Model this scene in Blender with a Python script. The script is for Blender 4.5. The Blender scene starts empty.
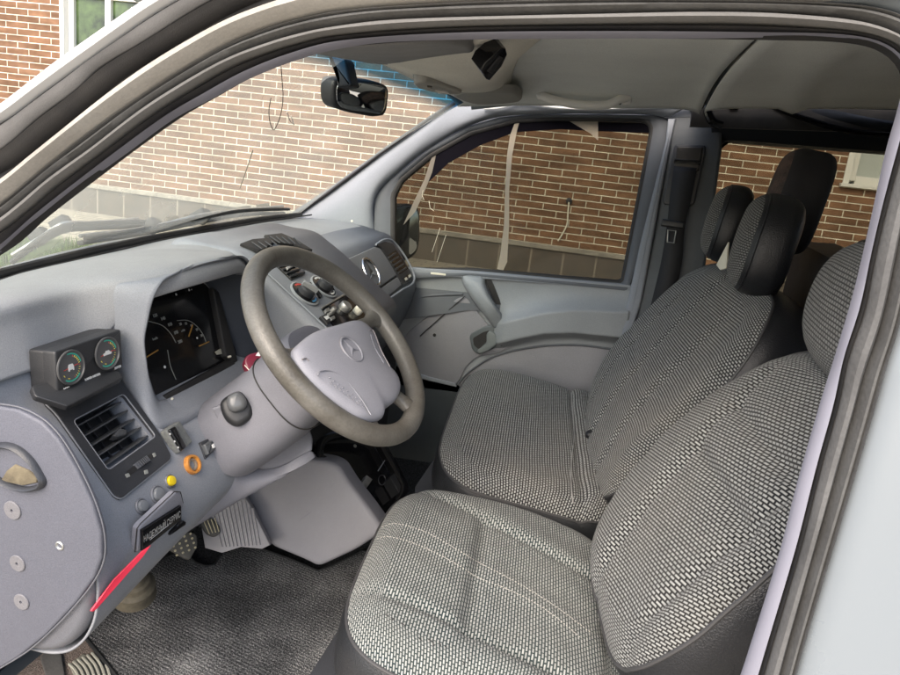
import bpy, bmesh, math, random
import numpy as np
from mathutils import Vector, Matrix
from math import sin, cos, pi, radians, sqrt
random.seed(4); rng = np.random.default_rng(4)
sc = bpy.context.scene
# ------------------------------------------------------------------ camera
F = 690.0                                   # focal length in pixels of a 900 px wide picture
CP = np.array([0.0, 1.40, 1.60])
_y, _p, _r = map(radians, (14.0, 15.0, 2.5))
FW = np.array([sin(_y)*cos(_p), -cos(_y)*cos(_p), -sin(_p)])
_rt = np.array([-cos(_y), -sin(_y), 0.0]); _up = np.cross(_rt, FW)
RT = cos(_r)*_rt + sin(_r)*_up; UP = -sin(_r)*_rt + cos(_r)*_up
cam = bpy.data.objects.new('camera', bpy.data.cameras.new('camera'))
sc.collection.objects.link(cam); sc.camera = cam
cam.data.sensor_width = 36; cam.data.lens = F/900*36; cam.data.clip_start = 0.02; cam.data.clip_end = 400
cam.matrix_world = Matrix(((RT[0], UP[0], -FW[0], CP[0]), (RT[1], UP[1], -FW[1], CP[1]), (RT[2], UP[2], -FW[2], CP[2]), (0, 0, 0, 1)))
# ------------------------------------------------------------------ light
w = bpy.data.worlds.new('World'); sc.world = w; w.use_nodes = True
nt = w.node_tree; bg = nt.nodes['Background']
sky = nt.nodes.new('ShaderNodeTexSky'); sky.sky_type = 'NISHITA'; sky.sun_disc = False
SUN_EL, SUN_AZ = radians(44), radians(8)     # azimuth of the sun measured from +y towards +x
sky.sun_elevation = SUN_EL; sky.sun_rotation = SUN_AZ; sky.dust_density = 4.0; sky.air_density = 1.0; sky.ozone_density = 0.6
nt.links.new(sky.outputs[0], bg.inputs[0]); bg.inputs[1].default_value = 0.15
sd = bpy.data.lights.new('sun', 'SUN'); sd.energy = 0.8; sd.angle = radians(60); sd.color = (1, 0.955, 0.90)
sun = bpy.data.objects.new('sun', sd); sc.collection.objects.link(sun)
sv = Vector((sin(SUN_AZ)*cos(SUN_EL), cos(SUN_AZ)*cos(SUN_EL), sin(SUN_EL)))
sun.rotation_euler = sv.to_track_quat('Z', 'Y').to_euler()
sc.view_settings.view_transform = 'Standard'; sc.view_settings.look = 'None'
sc.view_settings.gamma = 1; sc.view_settings.use_curve_mapping = False
sc.view_settings.exposure = 1.5
sc.render.engine = 'CYCLES'
sc.cycles.use_denoising = True
sc.cycles.max_bounces = 10; sc.cycles.diffuse_bounces = 6; sc.cycles.glossy_bounces = 4; sc.cycles.transparent_max_bounces = 16
sc.cycles.caustics_reflective = False; sc.cycles.caustics_refractive = False

# ------------------------------------------------------------------ locating helpers: a pixel of the survey photo cut with a real plane
def ray(u, v): return FW*F + RT*(u-450) - UP*(v-337.5)
def at(u, v, x=None, y=None, z=None):
    d = ray(u, v)
    t = (x-CP[0])/d[0] if x is not None else (y-CP[1])/d[1] if y is not None else (z-CP[2])/d[2]
    return CP + d*t
def nrm(a): a = np.array(a, float); return a/np.linalg.norm(a)
class PL:
    def __init__(s, o, n, e1=(0, -1, 0)):
        s.o = np.array(o, float); s.n = nrm(n); e1 = np.array(e1, float)
        s.e1 = nrm(e1 - s.n*(e1@s.n)); s.e2 = np.cross(s.n, s.e1)
        if s.e2[2] < 0 and abs(s.e2[2]) > 1e-6: s.e2 = -s.e2
    def px(s, u, v, h=0.0):
        d = ray(u, v); t = ((s.o + s.n*h - CP)@s.n)/(d@s.n); return CP + d*t
    def loc(s, p): q = np.array(p)-s.o; return q@s.e1, q@s.e2
    def pt(s, a, b, h=0.0): return s.o + s.e1*a + s.e2*b + s.n*h
def crom(P, n, closed=False):
    P = np.array(P, float); m = len(P)
    if m == 2 and not closed: t = np.linspace(0, 1, n)[:, None]; return P[0]*(1-t)+P[1]*t
    if closed: Q = np.vstack([P[-1], P, P[0], P[1]]); segs = m
    else: Q = np.vstack([2*P[0]-P[1], P, 2*P[-1]-P[-2]]); segs = m-1
    L = [np.linalg.norm(Q[i+2]-Q[i+1])+1e-9 for i in range(segs)]; c = np.concatenate([[0], np.cumsum(L)])
    T = np.linspace(0, c[-1], n, endpoint=not closed); out = []
    for t in T:
        i = min(segs-1, int(np.searchsorted(c, t, side='right')-1)); f = (t-c[i])/L[i]
        a, b, d, e = Q[i], Q[i+1], Q[i+2], Q[i+3]
        la, lb, le = np.linalg.norm(b-a)+1e-9, L[i], np.linalg.norm(e-d)+1e-9
        m1 = (d-a)*lb/(la+lb); m2 = (e-b)*lb/(lb+le)
        f2, f3 = f*f, f*f*f
        out.append((2*f3-3*f2+1)*b + (f3-2*f2+f)*m1 + (-2*f3+3*f2)*d + (f3-f2)*m2)
    return np.array(out)

# ------------------------------------------------------------------ materials
MATS = {}
def M(name, col, rough=0.5, metal=0.0, grain=0.0, spk=0.0, gscale=900.0, var=0.0, vscale=6.0, col2=None, spec=0.5, bumpd=0.0006, coat=0.0, bscale=None, tr=None):
    if name in MATS: return MATS[name]
    m = bpy.data.materials.new(name); m.use_nodes = True; n = m.node_tree; b = n.nodes['Principled BSDF']; MATS[name] = m
    b.inputs['Base Color'].default_value = (*col, 1); b.inputs['Roughness'].default_value = rough; b.inputs['Metallic'].default_value = metal
    b.inputs['Specular IOR Level'].default_value = spec; b.inputs['Coat Weight'].default_value = coat
    tc = n.nodes.new('ShaderNodeTexCoord')
    if var > 0 or col2:
        a = n.nodes.new('ShaderNodeTexNoise'); a.inputs['Scale'].default_value = vscale; a.inputs['Detail'].default_value = 8; a.inputs['Roughness'].default_value = 0.62
        n.links.new(tc.outputs['Object'], a.inputs['Vector'])
        r = n.nodes.new('ShaderNodeMapRange'); r.inputs[1].default_value = 0.35; r.inputs[2].default_value = 0.68
        n.links.new(a.outputs[0], r.inputs[0])
        x = n.nodes.new('ShaderNodeMix'); x.data_type = 'RGBA'; n.links.new(r.outputs[0], x.inputs[0])
        c2 = col2 or tuple(c*(1-var) for c in col); c1 = tuple(min(1, c*(1+var*0.5)) for c in col) if not col2 else col
        x.inputs[6].default_value = (*c1, 1); x.inputs[7].default_value = (*c2, 1)
        n.links.new(x.outputs[2], b.inputs['Base Color'])
        rr = n.nodes.new('ShaderNodeMapRange'); rr.inputs[3].default_value = max(0.02, rough-0.08); rr.inputs[4].default_value = min(1, rough+0.12)
        n.links.new(a.outputs[0], rr.inputs[0]); n.links.new(rr.outputs[0], b.inputs['Roughness'])
    if grain > 0:
        g = n.nodes.new('ShaderNodeTexNoise'); g.inputs['Scale'].default_value = gscale; g.inputs['Detail'].default_value = 3
        n.links.new(tc.outputs['Object'], g.inputs['Vector'])
        bu = n.nodes.new('ShaderNodeBump'); bu.inputs['Strength'].default_value = grain; bu.inputs['Distance'].default_value = bumpd*2.2
        bc = b.inputs['Base Color']; mm = n.nodes.new('ShaderNodeMix'); mm.data_type = 'RGBA'; mm.blend_type = 'MULTIPLY'; mm.inputs[0].default_value = 1
        if bc.is_linked: n.links.new(bc.links[0].from_socket, mm.inputs[6])
        else: mm.inputs[6].default_value = bc.default_value[:]
        gr = n.nodes.new('ShaderNodeMapRange'); gr.inputs[1].default_value = .3; gr.inputs[2].default_value = .7; gr.inputs[3].default_value = 1-grain*.35; gr.inputs[4].default_value = 1+grain*.35
        n.links.new(g.outputs[0], gr.inputs[0]); n.links.new(gr.outputs[0], mm.inputs[7]); n.links.new(mm.outputs[2], bc)
        n.links.new(g.outputs[0], bu.inputs['Height']); n.links.new(bu.outputs[0], b.inputs['Normal'])
    return m
def fabric(name, light, dark, bw=0.0096, bh=0.0047, ms=0.0014, rot=0.0, rough=0.9, dirt=0.0, dirtcol=(0.3, 0.26, 0.2)):
    m = bpy.data.materials.new(name); m.use_nodes = True; n = m.node_tree; b = n.nodes['Principled BSDF']; MATS[name] = m
    b.inputs['Roughness'].default_value = rough; b.inputs['Specular IOR Level'].default_value = 0.15; b.inputs['Sheen Weight'].default_value = 0.12; b.inputs['Sheen Roughness'].default_value = 0.5
    uv = n.nodes.new('ShaderNodeUVMap'); uv.uv_map = 'UVMap'
    mp = n.nodes.new('ShaderNodeMapping'); mp.inputs['Rotation'].default_value = (0, 0, rot); n.links.new(uv.outputs[0], mp.inputs[0])
    wn = n.nodes.new('ShaderNodeTexNoise'); wn.inputs['Scale'].default_value = 9; n.links.new(uv.outputs[0], wn.inputs[0])
    wv = n.nodes.new('ShaderNodeVectorMath'); wv.operation = 'SCALE'; wv.inputs['Scale'].default_value = 0.003; n.links.new(wn.outputs['Color'], wv.inputs[0])
    ad = n.nodes.new('ShaderNodeVectorMath'); n.links.new(mp.outputs[0], ad.inputs[0]); n.links.new(wv.outputs[0], ad.inputs[1])
    br = n.nodes.new('ShaderNodeTexBrick'); n.links.new(ad.outputs[0], br.inputs['Vector'])
    br.offset = 0.5; br.inputs['Scale'].default_value = 1.0; br.inputs['Brick Width'].default_value = bw; br.inputs['Row Height'].default_value = bh
    br.inputs['Mortar Size'].default_value = ms; br.inputs['Mortar Smooth'].default_value = 0.6; br.inputs['Bias'].default_value = -0.2
    br.inputs['Color1'].default_value = (*light, 1); br.inputs['Color2'].default_value = (*[c*0.72 for c in light], 1); br.inputs['Mortar'].default_value = (*dark, 1)
    cur = br.outputs['Color']
    no = n.nodes.new('ShaderNodeTexNoise'); no.inputs['Scale'].default_value = 5; no.inputs['Detail'].default_value = 6; n.links.new(uv.outputs[0], no.inputs[0])
    r = n.nodes.new('ShaderNodeMapRange'); r.inputs[1].default_value = 0.42; r.inputs[2].default_value = 0.75; r.inputs[4].default_value = dirt; n.links.new(no.outputs[0], r.inputs[0])
    x = n.nodes.new('ShaderNodeMix'); x.data_type = 'RGBA'; n.links.new(r.outputs[0], x.inputs[0]); n.links.new(cur, x.inputs[6]); x.inputs[7].default_value = (*dirtcol, 1)
    n.links.new(x.outputs[2], b.inputs['Base Color'])
    th = n.nodes.new('ShaderNodeTexNoise'); th.inputs['Scale'].default_value = 900; n.links.new(uv.outputs[0], th.inputs[0])
    inv = n.nodes.new('ShaderNodeMath'); inv.operation = 'MULTIPLY_ADD'; n.links.new(br.outputs['Fac'], inv.inputs[0]); inv.inputs[1].default_value = -1.0
    n.links.new(th.outputs[0], inv.inputs[2])
    bu = n.nodes.new('ShaderNodeBump'); bu.inputs['Strength'].default_value = 0.7; bu.inputs['Distance'].default_value = 0.0012
    n.links.new(inv.outputs[0], bu.inputs['Height']); n.links.new(bu.outputs[0], b.inputs['Normal'])
    return m
def glassm(name, tint, veil=0.05, refl=1.0, veilcol=(0.8, 0.8, 0.8), band=None):
    m = bpy.data.materials.new(name); m.use_nodes = True; n = m.node_tree; n.nodes.clear(); MATS[name] = m
    out = n.nodes.new('ShaderNodeOutputMaterial'); t = n.nodes.new('ShaderNodeBsdfTransparent'); t.inputs[0].default_value = (*tint, 1)
    g = n.nodes.new('ShaderNodeBsdfGlossy'); g.inputs['Roughness'].default_value = 0.01
    fr = n.nodes.new('ShaderNodeLayerWeight'); fr.inputs[0].default_value = 0.12
    fm = n.nodes.new('ShaderNodeMath'); fm.operation = 'MULTIPLY'; fm.inputs[1].default_value = refl; n.links.new(fr.outputs['Fresnel'], fm.inputs[0])
    d = n.nodes.new('ShaderNodeBsdfDiffuse'); d.inputs[0].default_value = (*veilcol, 1)
    tl = n.nodes.new('ShaderNodeBsdfTranslucent'); tl.inputs[0].default_value = (*veilcol, 1)
    dm = n.nodes.new('ShaderNodeMixShader'); n.links.new(d.outputs[0], dm.inputs[1]); n.links.new(tl.outputs[0], dm.inputs[2])
    tc = n.nodes.new('ShaderNodeTexCoord'); no = n.nodes.new('ShaderNodeTexNoise'); no.inputs['Scale'].default_value = 5; no.inputs['Detail'].default_value = 8
    n.links.new(tc.outputs['Object'], no.inputs[0])
    vr = n.nodes.new('ShaderNodeMapRange'); vr.inputs[1].default_value = 0.3; vr.inputs[2].default_value = 0.75; vr.inputs[3].default_value = veil*0.82; vr.inputs[4].default_value = veil*1.22
    n.links.new(no.outputs[0], vr.inputs[0])
    m1 = n.nodes.new('ShaderNodeMixShader'); n.links.new(vr.outputs[0], m1.inputs[0]); n.links.new(t.outputs[0], m1.inputs[1]); n.links.new(dm.outputs[0], m1.inputs[2])
    m2 = n.nodes.new('ShaderNodeMixShader'); n.links.new(fm.outputs[0], m2.inputs[0]); n.links.new(m1.outputs[0], m2.inputs[1]); n.links.new(g.outputs[0], m2.inputs[2])
    n.links.new(m2.outputs[0], out.inputs[0])
    if band:                                   # blue sun band dyed into the glass; colour turns near black above it (uses the UV height)
        uv = n.nodes.new('ShaderNodeUVMap'); uv.uv_map = 'UVMap'; sp = n.nodes.new('ShaderNodeSeparateXYZ'); n.links.new(uv.outputs[0], sp.inputs[0])
        r = n.nodes.new('ShaderNodeMapRange'); r.inputs[1].default_value = band[0]; r.inputs[2].default_value = band[1]; n.links.new(sp.outputs[1], r.inputs[0])
        x = n.nodes.new('ShaderNodeMix'); x.data_type = 'RGBA'; n.links.new(r.outputs[0], x.inputs[0]); x.inputs[6].default_value = (*tint, 1); x.inputs[7].default_value = (*band[2], 1)
        r2 = n.nodes.new('ShaderNodeMapRange'); r2.inputs[1].default_value = band[1]+.01; r2.inputs[2].default_value = band[1]+.05; n.links.new(sp.outputs[1], r2.inputs[0])
        x2 = n.nodes.new('ShaderNodeMix'); x2.data_type = 'RGBA'; n.links.new(r2.outputs[0], x2.inputs[0]); n.links.new(x.outputs[2], x2.inputs[6]); x2.inputs[7].default_value = (0.05, 0.07, 0.08, 1)
        n.links.new(x2.outputs[2], t.inputs[0])
        iv = n.nodes.new('ShaderNodeMath'); iv.operation = 'MULTIPLY_ADD'; iv.inputs[1].default_value = -0.75; iv.inputs[2].default_value = 1.0; n.links.new(r.outputs[0], iv.inputs[0])
        mu = n.nodes.new('ShaderNodeMath'); mu.operation = 'MULTIPLY'; n.links.new(iv.outputs[0], mu.inputs[0]); n.links.new(vr.outputs[0], mu.inputs[1]); n.links.new(mu.outputs[0], m1.inputs[0])
    return m

dashg = M('dash_plastic', (0.245, 0.258, 0.282), 0.5, grain=0.35, gscale=700, var=0.10, vscale=5, bumpd=0.0005)
dashl = M('lower_dash_plastic', (0.26, 0.262, 0.295), 0.55, grain=0.35, gscale=700, var=0.10, vscale=4, bumpd=0.0005)
shroudm = M('column_plastic', (0.175, 0.178, 0.203), 0.5, grain=0.25, gscale=800, var=0.10, vscale=7, bumpd=0.0004)
trimg = M('pillar_trim_plastic', (0.26, 0.28, 0.31), 0.75, grain=0.25, gscale=600, var=0.08, vscale=3, bumpd=0.0004)
framed = M('door_frame_grey', (0.115, 0.125, 0.14), 0.75, grain=0.2, var=0.08)
doorg = M('door_panel_plastic', (0.275, 0.295, 0.31), 0.5, grain=0.3, gscale=600, var=0.10, vscale=3, bumpd=0.0005)
doorl = M('door_insert_vinyl', (0.245, 0.247, 0.268), 0.5, grain=0.3, gscale=600, var=0.07, vscale=4, bumpd=0.0005)
black = M('black_plastic', (0.018, 0.019, 0.021), 0.42, grain=0.2, gscale=800, var=0.2, vscale=10)
blacks = M('satin_black', (0.035, 0.037, 0.042), 0.4, grain=0.3, gscale=600, var=0.25, vscale=9)
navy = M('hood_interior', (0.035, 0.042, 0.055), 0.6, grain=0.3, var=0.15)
gloss = M('gloss_black', (0.008, 0.008, 0.009), 0.12)
leather = M('black_leatherette', (0.013, 0.014, 0.017), 0.34, grain=0.5, gscale=420, var=0.15, vscale=8, bumpd=0.0008)
leatherg = M('worn_leatherette', (0.022, 0.024, 0.027), 0.34, grain=0.5, gscale=420, var=0.2, vscale=8, bumpd=0.0008)
rim_m = M('worn_rim_leather', (0.155, 0.15, 0.136), 0.38, grain=0.3, gscale=260, col2=(0.08, 0.074, 0.062), vscale=11, bumpd=0.0008)
padm = M('airbag_pad_plastic', (0.30, 0.305, 0.345), 0.5, grain=0.3, gscale=900, var=0.05, vscale=5, bumpd=0.0004)
padd = M('pad_relief', (0.23, 0.235, 0.265), 0.5)
chrome = M('chrome', (0.72, 0.72, 0.72), 0.18, metal=1.0, var=0.15, vscale=30)
steel = M('dull_steel', (0.45, 0.45, 0.43), 0.4, metal=0.8, var=0.3, vscale=30)
headl = M('headliner_fabric', (0.84, 0.86, 0.83), 0.95, grain=0.3, gscale=500, col2=(0.74, 0.755, 0.73), vscale=3, spec=0.1)
consol = M('overhead_console_fabric', (0.66, 0.64, 0.57), 0.9, grain=0.3, gscale=500, var=0.08, spec=0.15)
visor = M('sun_visor_vinyl', (0.20, 0.20, 0.20), 0.7, grain=0.3, gscale=500, var=0.12, vscale=7)
rubber = M('black_rubber', (0.012, 0.012, 0.013), 0.6, grain=0.2, col2=(0.03, 0.028, 0.026), vscale=14)
rubberg = M('dusty_rubber', (0.14, 0.14, 0.138), 0.75, grain=0.3, gscale=300, col2=(0.085, 0.084, 0.082), vscale=18)
bulb = M('dusty_weatherstrip', (0.50, 0.48, 0.445), 0.7, grain=0.2, gscale=300, col2=(0.40, 0.375, 0.34), vscale=10)
lipm = M('seal_lip', (0.175, 0.173, 0.17), 0.65, grain=0.2, gscale=300, col2=(0.15, 0.147, 0.142), vscale=14)
jambm = M('jamb_grey', (0.165, 0.163, 0.162), 0.6, grain=0.2, col2=(0.12, 0.118, 0.117), vscale=12)
lav = M('inner_frame_paint', (0.225, 0.225, 0.27), 0.45, var=0.06)
paint = M('white_body_paint', (0.20, 0.225, 0.245), 0.28, coat=0.6, var=0.03, vscale=3)
white = M('white_mark', (0.75, 0.75, 0.73), 0.6); grnm = M('green_mark', (0.04, 0.45, 0.32), 0.5); yelm = M('yellow_mark', (0.9, 0.78, 0.10), 0.5)
orgm = M('orange_needle', (0.42, 0.22, 0.04), 0.5); dialm = M('dial_print', (0.24, 0.25, 0.23), 0.6); redm = M('red_mark', (0.6, 0.05, 0.04), 0.5)
ambr = M('amber_ring', (0.62, 0.27, 0.05), 0.35, col2=(0.35, 0.13, 0.03), vscale=90); yell = M('yellow_button', (0.8, 0.58, 0.02), 0.3)
crims = M('dark_red_plastic', (0.14, 0.012, 0.03), 0.3); redp = M('red_plastic', (0.72, 0.03, 0.07), 0.4, var=0.1)
cream = M('cream_plastic', (0.75, 0.72, 0.6), 0.5)
mirg = M('mirror_glass', (0.75, 0.77, 0.78), 0.02, metal=1.0)
beige = M('beige_carpet', (0.38, 0.32, 0.285), 0.95, grain=1.0, gscale=420, col2=(0.22, 0.18, 0.16), vscale=160, spec=0.1, bumpd=0.003)
carpet = M('dark_carpet', (0.10, 0.105, 0.11), 0.95, grain=1.0, gscale=500, col2=(0.02, 0.02, 0.022), vscale=220, spec=0.1, bumpd=0.003)
fab_c = fabric('seat_fabric_cushion', (0.36, 0.37, 0.355), (0.022, 0.035, 0.036), ms=.0015, rot=0.0, dirt=0.12, dirtcol=(0.28, 0.27, 0.22))
fab_p = fabric('bench_fabric_cushion', (0.40, 0.41, 0.395), (0.014, 0.015, 0.017), bw=0.0095, bh=0.0062, ms=0.0020, rot=0.0, dirt=0.18)
fab_b = fabric('seat_fabric_backrest', (0.33, 0.34, 0.33), (0.012, 0.013, 0.015), bw=.0105, bh=.0052, ms=.0017, rot=-.25, dirt=0.08)
fab_h = fabric('headrest_fabric', (0.22, 0.225, 0.22), (0.015, 0.016, 0.018), bw=0.0095, bh=0.006, ms=0.0015, rot=0.0, dirt=0.05)
ws_glass = glassm('windscreen_glass', (0.89, 0.95, 0.88), veil=0.29, refl=1.0, band=(0.588, 0.630, (0.01, 0.20, 0.46)), veilcol=(0.78, 0.80, 0.72))
tint_glass = glassm('tinted_glass', (0.43, 0.43, 0.39), veil=0.008, refl=0.35)
tint_rear = glassm('rear_tinted_glass', (0.45, 0.445, 0.40), veil=0.005, refl=0.3)
clear = glassm('clear_glass', (0.9, 0.95, 0.95), veil=0.01, refl=0.9)

# ------------------------------------------------------------------ mesh helpers
def obj(name, V_, F_, mats, parent=None, uvs=None, smooth=True, fmat=None, sharp=35, label=None):
    me = bpy.data.meshes.new(name); me.from_pydata([tuple(map(float, v)) for v in V_], [], F_)
    if not isinstance(mats, (list, tuple)): mats = [mats]
    for m in mats: me.materials.append(m)
    if fmat is not None:
        for p, k in zip(me.polygons, fmat): p.material_index = k
    if uvs is not None:
        l = me.uv_layers.new(name='UVMap')
        for p in me.polygons:
            for li in p.loop_indices: l.data[li].uv = uvs[me.loops[li].vertex_index]
    me.update()
    if smooth:
        me.polygons.foreach_set('use_smooth', [True]*len(me.polygons))
        if sharp: me.set_sharp_from_angle(angle=radians(sharp))
    o = bpy.data.objects.new(name, me); sc.collection.objects.link(o)
    if parent is not None: setp(o, parent)
    if label: o['label'] = label
    return o
def setp(o, parent):
    o.parent = parent; o.matrix_parent_inverse = Matrix.Translation(-Vector(parent.location))
def thing(name, label, cat, loc=(0, 0, 0), group=None):
    o = bpy.data.objects.new(name, None); sc.collection.objects.link(o); o.location = loc
    o['label'] = label; o['category'] = cat; o.empty_display_size = 0.1
    if group: o['group'] = group
    return o
def part(name, parent, label=None):
    o = bpy.data.objects.new(name, None); sc.collection.objects.link(o); setp(o, parent); o.empty_display_size = 0.05
    if label: o['label'] = label
    return o
def joinm(name, parts, mats, parent=None, **k):          # parts: list of (V, F, matindex)
    V_, F_, f = [], [], []
    for v, fc, mi in parts:
        b = len(V_); V_ += list(v); F_ += [tuple(i+b for i in q) for q in fc]; f += [mi]*len(fc)
    return obj(name, V_, F_, mats, parent, fmat=f, **k)
def gridVF(G, closed_u=False, closed_v=False):
    G = np.array(G); a, b = G.shape[:2]; V_ = G.reshape(-1, 3); F_ = []
    for i in range(a if closed_u else a-1):
        for j in range(b if closed_v else b-1):
            i2, j2 = (i+1) % a, (j+1) % b
            F_.append((i*b+j, i*b+j2, i2*b+j2, i2*b+j))
    return V_, F_
def orient(V_, F_):
    s = 0
    for q in F_[::max(1, len(F_)//60)]:
        p = np.array([V_[i] for i in q]); nn = np.cross(p[1]-p[0], p[2]-p[0]) if len(q) == 3 else np.cross(p[2]-p[0], p[3]-p[1])
        s += nn@(CP-p.mean(0))
    return F_ if s >= 0 else [tuple(reversed(q)) for q in F_]
def surf(name, rows, mats, parent=None, nu=40, nv=None, thick=0.004, interp=True, uvflip=False, sharp=35, bulge=None, label=None):
    """rows: control rows (each a list of 3-D points); smooth surface through them, given real thickness away from the viewer side"""
    R = [crom(r, nu) for r in rows]
    if interp and len(R) > 1:
        nv = nv or max(2, (len(R)-1)*6+1)
        G = np.array([crom([r[j] for r in R], nv) for j in range(nu)]).transpose(1, 0, 2)
    else: G = np.array(R)
    V_, F_ = gridVF(G); F_ = orient(V_, F_)
    du = np.concatenate([[0], np.cumsum(np.linalg.norm(np.diff(G[len(G)//2], axis=0), axis=1))])
    dv = np.concatenate([[0], np.cumsum(np.linalg.norm(np.diff(G[:, nu//2], axis=0), axis=1))])
    uvs = [(du[j], dv[i]) if not uvflip else (dv[i], du[j]) for i in range(len(G)) for j in range(nu)]
    o = obj(name, V_, F_, mats, parent, uvs=uvs, sharp=sharp, label=label)
    if thick: s = o.modifiers.new('thickness', 'SOLIDIFY'); s.thickness = thick; s.offset = -1
    return o
def prism(P, n, d, bevel=0.0, seg=3):
    """polygon P (3-D, planar-ish) extruded by -n*d with rounded front edge; returns V, F"""
    P = np.array(P, float); n = nrm(n); c = P.mean(0)
    ar = sum(np.cross(P[i]-c, P[(i+1) % len(P)]-c) for i in range(len(P)))
    if ar@n < 0: P = P[::-1]
    m = len(P); rings = []
    def inset(b):
        out = []
        for i in range(m):
            a, q, e = P[i-1], P[i], P[(i+1) % m]; d1, d2 = nrm(q-a) if np.linalg.norm(q-a) > 1e-9 else 0, nrm(e-q) if np.linalg.norm(e-q) > 1e-9 else 0
            n1, n2 = np.cross(n, d1), np.cross(n, d2); s = n1+n2; L = s@s
            out.append(q + s*(2*b/max(L, 0.9))*1.0)
        return np.array(out)
    if bevel > 0:
        for k in range(seg+1):
            a = pi/2*k/seg; rings.append(inset(bevel*(1-cos(a))) - n*bevel*(1-sin(a)))
    else: rings.append(P)
    V_ = list(P - n*d); F_ = []
    for r in rings: V_ += list(r)
    for k in range(len(rings)):
        for i in range(m): j = (i+1) % m; F_.append((k*m+i, k*m+j, (k+1)*m+j, (k+1)*m+i))
    F_.append(tuple(len(rings)*m+i for i in range(m))); F_.append(tuple(reversed(range(m))))
    return V_, F_
def slab(name, pl, pxs, mat, parent=None, h=0.0, d=0.01, bevel=0.002, rnd=0, label=None, closed_smooth=None, proj_h=0.0):
    """outline given in survey pixels lying on plane pl; front at height h over the plane, depth d"""
    P = [pl.px(u, v, proj_h) for u, v in pxs]
    if rnd: P = rounded(P, rnd)
    if closed_smooth: P = crom(P, closed_smooth, True)
    P = [p + pl.n*(h-proj_h) for p in P]
    V_, F_ = prism(P, pl.n, d, bevel); return obj(name, V_, F_, mat, parent, label=label, sharp=50)
def rounded(P, r, seg=4):
    P = np.array(P, float); out = []; m = len(P)
    for i in range(m):
        a, q, e = P[i-1], P[i], P[(i+1) % m]; l1, l2 = np.linalg.norm(a-q), np.linalg.norm(e-q); rr = min(r, l1*0.45, l2*0.45)
        p1, p2 = q+(a-q)/l1*rr, q+(e-q)/l2*rr
        for k in range(seg+1): t = k/seg; out.append((1-t)**2*p1 + 2*t*(1-t)*q + t*t*p2)
    return out
def rect(pl, c, hw, hh, ang=0.0, h=0.0):
    ca, sa = cos(ang), sin(ang)
    return [pl.pt(c[0]+ca*x-sa*y, c[1]+sa*x+ca*y, h) for x, y in ((-hw, -hh), (hw, -hh), (hw, hh), (-hw, hh))]
def latheVF(c, n, prof, seg=40, e1=None, sy=1.0):
    n = nrm(n); e1 = nrm(np.cross(n, (0.3, 0.5, 0.8))) if e1 is None else nrm(e1); e2 = np.cross(n, e1); V_, F_ = [], []
    for r, h in prof:
        for k in range(seg): a = 2*pi*k/seg; V_.append(np.array(c)+e1*r*cos(a)+e2*r*sin(a)*sy+n*h)
    for i in range(len(prof)-1):
        for k in range(seg): j = (k+1) % seg; F_.append((i*seg+k, i*seg+j, (i+1)*seg+j, (i+1)*seg+k))
    if prof[-1][0] > 1e-6: F_.append(tuple((len(prof)-1)*seg+k for k in range(seg)))
    if prof[0][0] > 1e-6: F_.append(tuple(reversed(range(seg))))
    return V_, F_
def lathe(name, c, n, prof, mat, parent=None, seg=40, **k):
    V_, F_ = latheVF(c, n, prof, seg); return obj(name, V_, F_, mat, parent, **k)
def tubeVF(P, r, seg=10, closed=False, n=None, caps=True, smoothn=None, flat=1.0, upv=(0, 0, 1)):
    P = np.array(P, float)
    if smoothn: P = crom(P, smoothn, closed)
    m = len(P); V_, F_ = [], []
    T = [nrm(P[(i+1) % m]-P[i-1]) if closed or 0 < i < m-1 else nrm(P[1]-P[0]) if i == 0 else nrm(P[-1]-P[-2]) for i in range(m)]
    u = nrm(np.cross(T[0], upv)) if np.linalg.norm(np.cross(T[0], upv)) > 1e-3 else nrm(np.cross(T[0], (1, 0, 0)))
    for i in range(m):
        u = nrm(u - T[i]*(u@T[i])); v = np.cross(T[i], u); rr = r[min(i, len(r)-1)] if isinstance(r, (list, np.ndarray)) else r
        for k in range(seg): a = 2*pi*k/seg; V_.append(P[i] + u*rr*cos(a) + v*rr*flat*sin(a))
    for i in range(m if closed else m-1):
        for k in range(seg): j = (k+1) % seg; i2 = (i+1) % m; F_.append((i*seg+k, i*seg+j, i2*seg+j, i2*seg+k))
    if not closed and caps: F_.append(tuple(reversed(range(seg)))); F_.append(tuple((m-1)*seg+k for k in range(seg)))
    return V_, F_
def tube(name, P, r, mat, parent=None, seg=10, label=None, **k):
    V_, F_ = tubeVF(P, r, seg, **k); return obj(name, V_, F_, mat, parent, label=label)
def textm(name, s, pl, c, size, mat, parent=None, ang=0.0, h=0.0008, ext=0.0004, sx=1.0, align='CENTER', flip=False, bold=0.0):
    cu = bpy.data.curves.new(name, 'FONT'); cu.body = s; cu.size = size; cu.extrude = ext; cu.align_x = align; cu.align_y = 'CENTER'; cu.offset = bold
    t = bpy.data.objects.new('t', cu); sc.collection.objects.link(t); dg = bpy.context.evaluated_depsgraph_get()
    me = bpy.data.meshes.new_from_object(t.evaluated_get(dg)); bpy.data.objects.remove(t)
    ca, sa = cos(ang), sin(ang); V_ = []
    for v in me.vertices:
        x, y = v.co.x*sx, v.co.y; V_.append(pl.pt(c[0]+ca*x-sa*y, c[1]+sa*x+ca*y, h+v.co.z))
    F_ = [tuple(p.vertices) for p in me.polygons]; bpy.data.meshes.remove(me)
    return obj(name, V_, F_, mat, parent, smooth=False)
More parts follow.
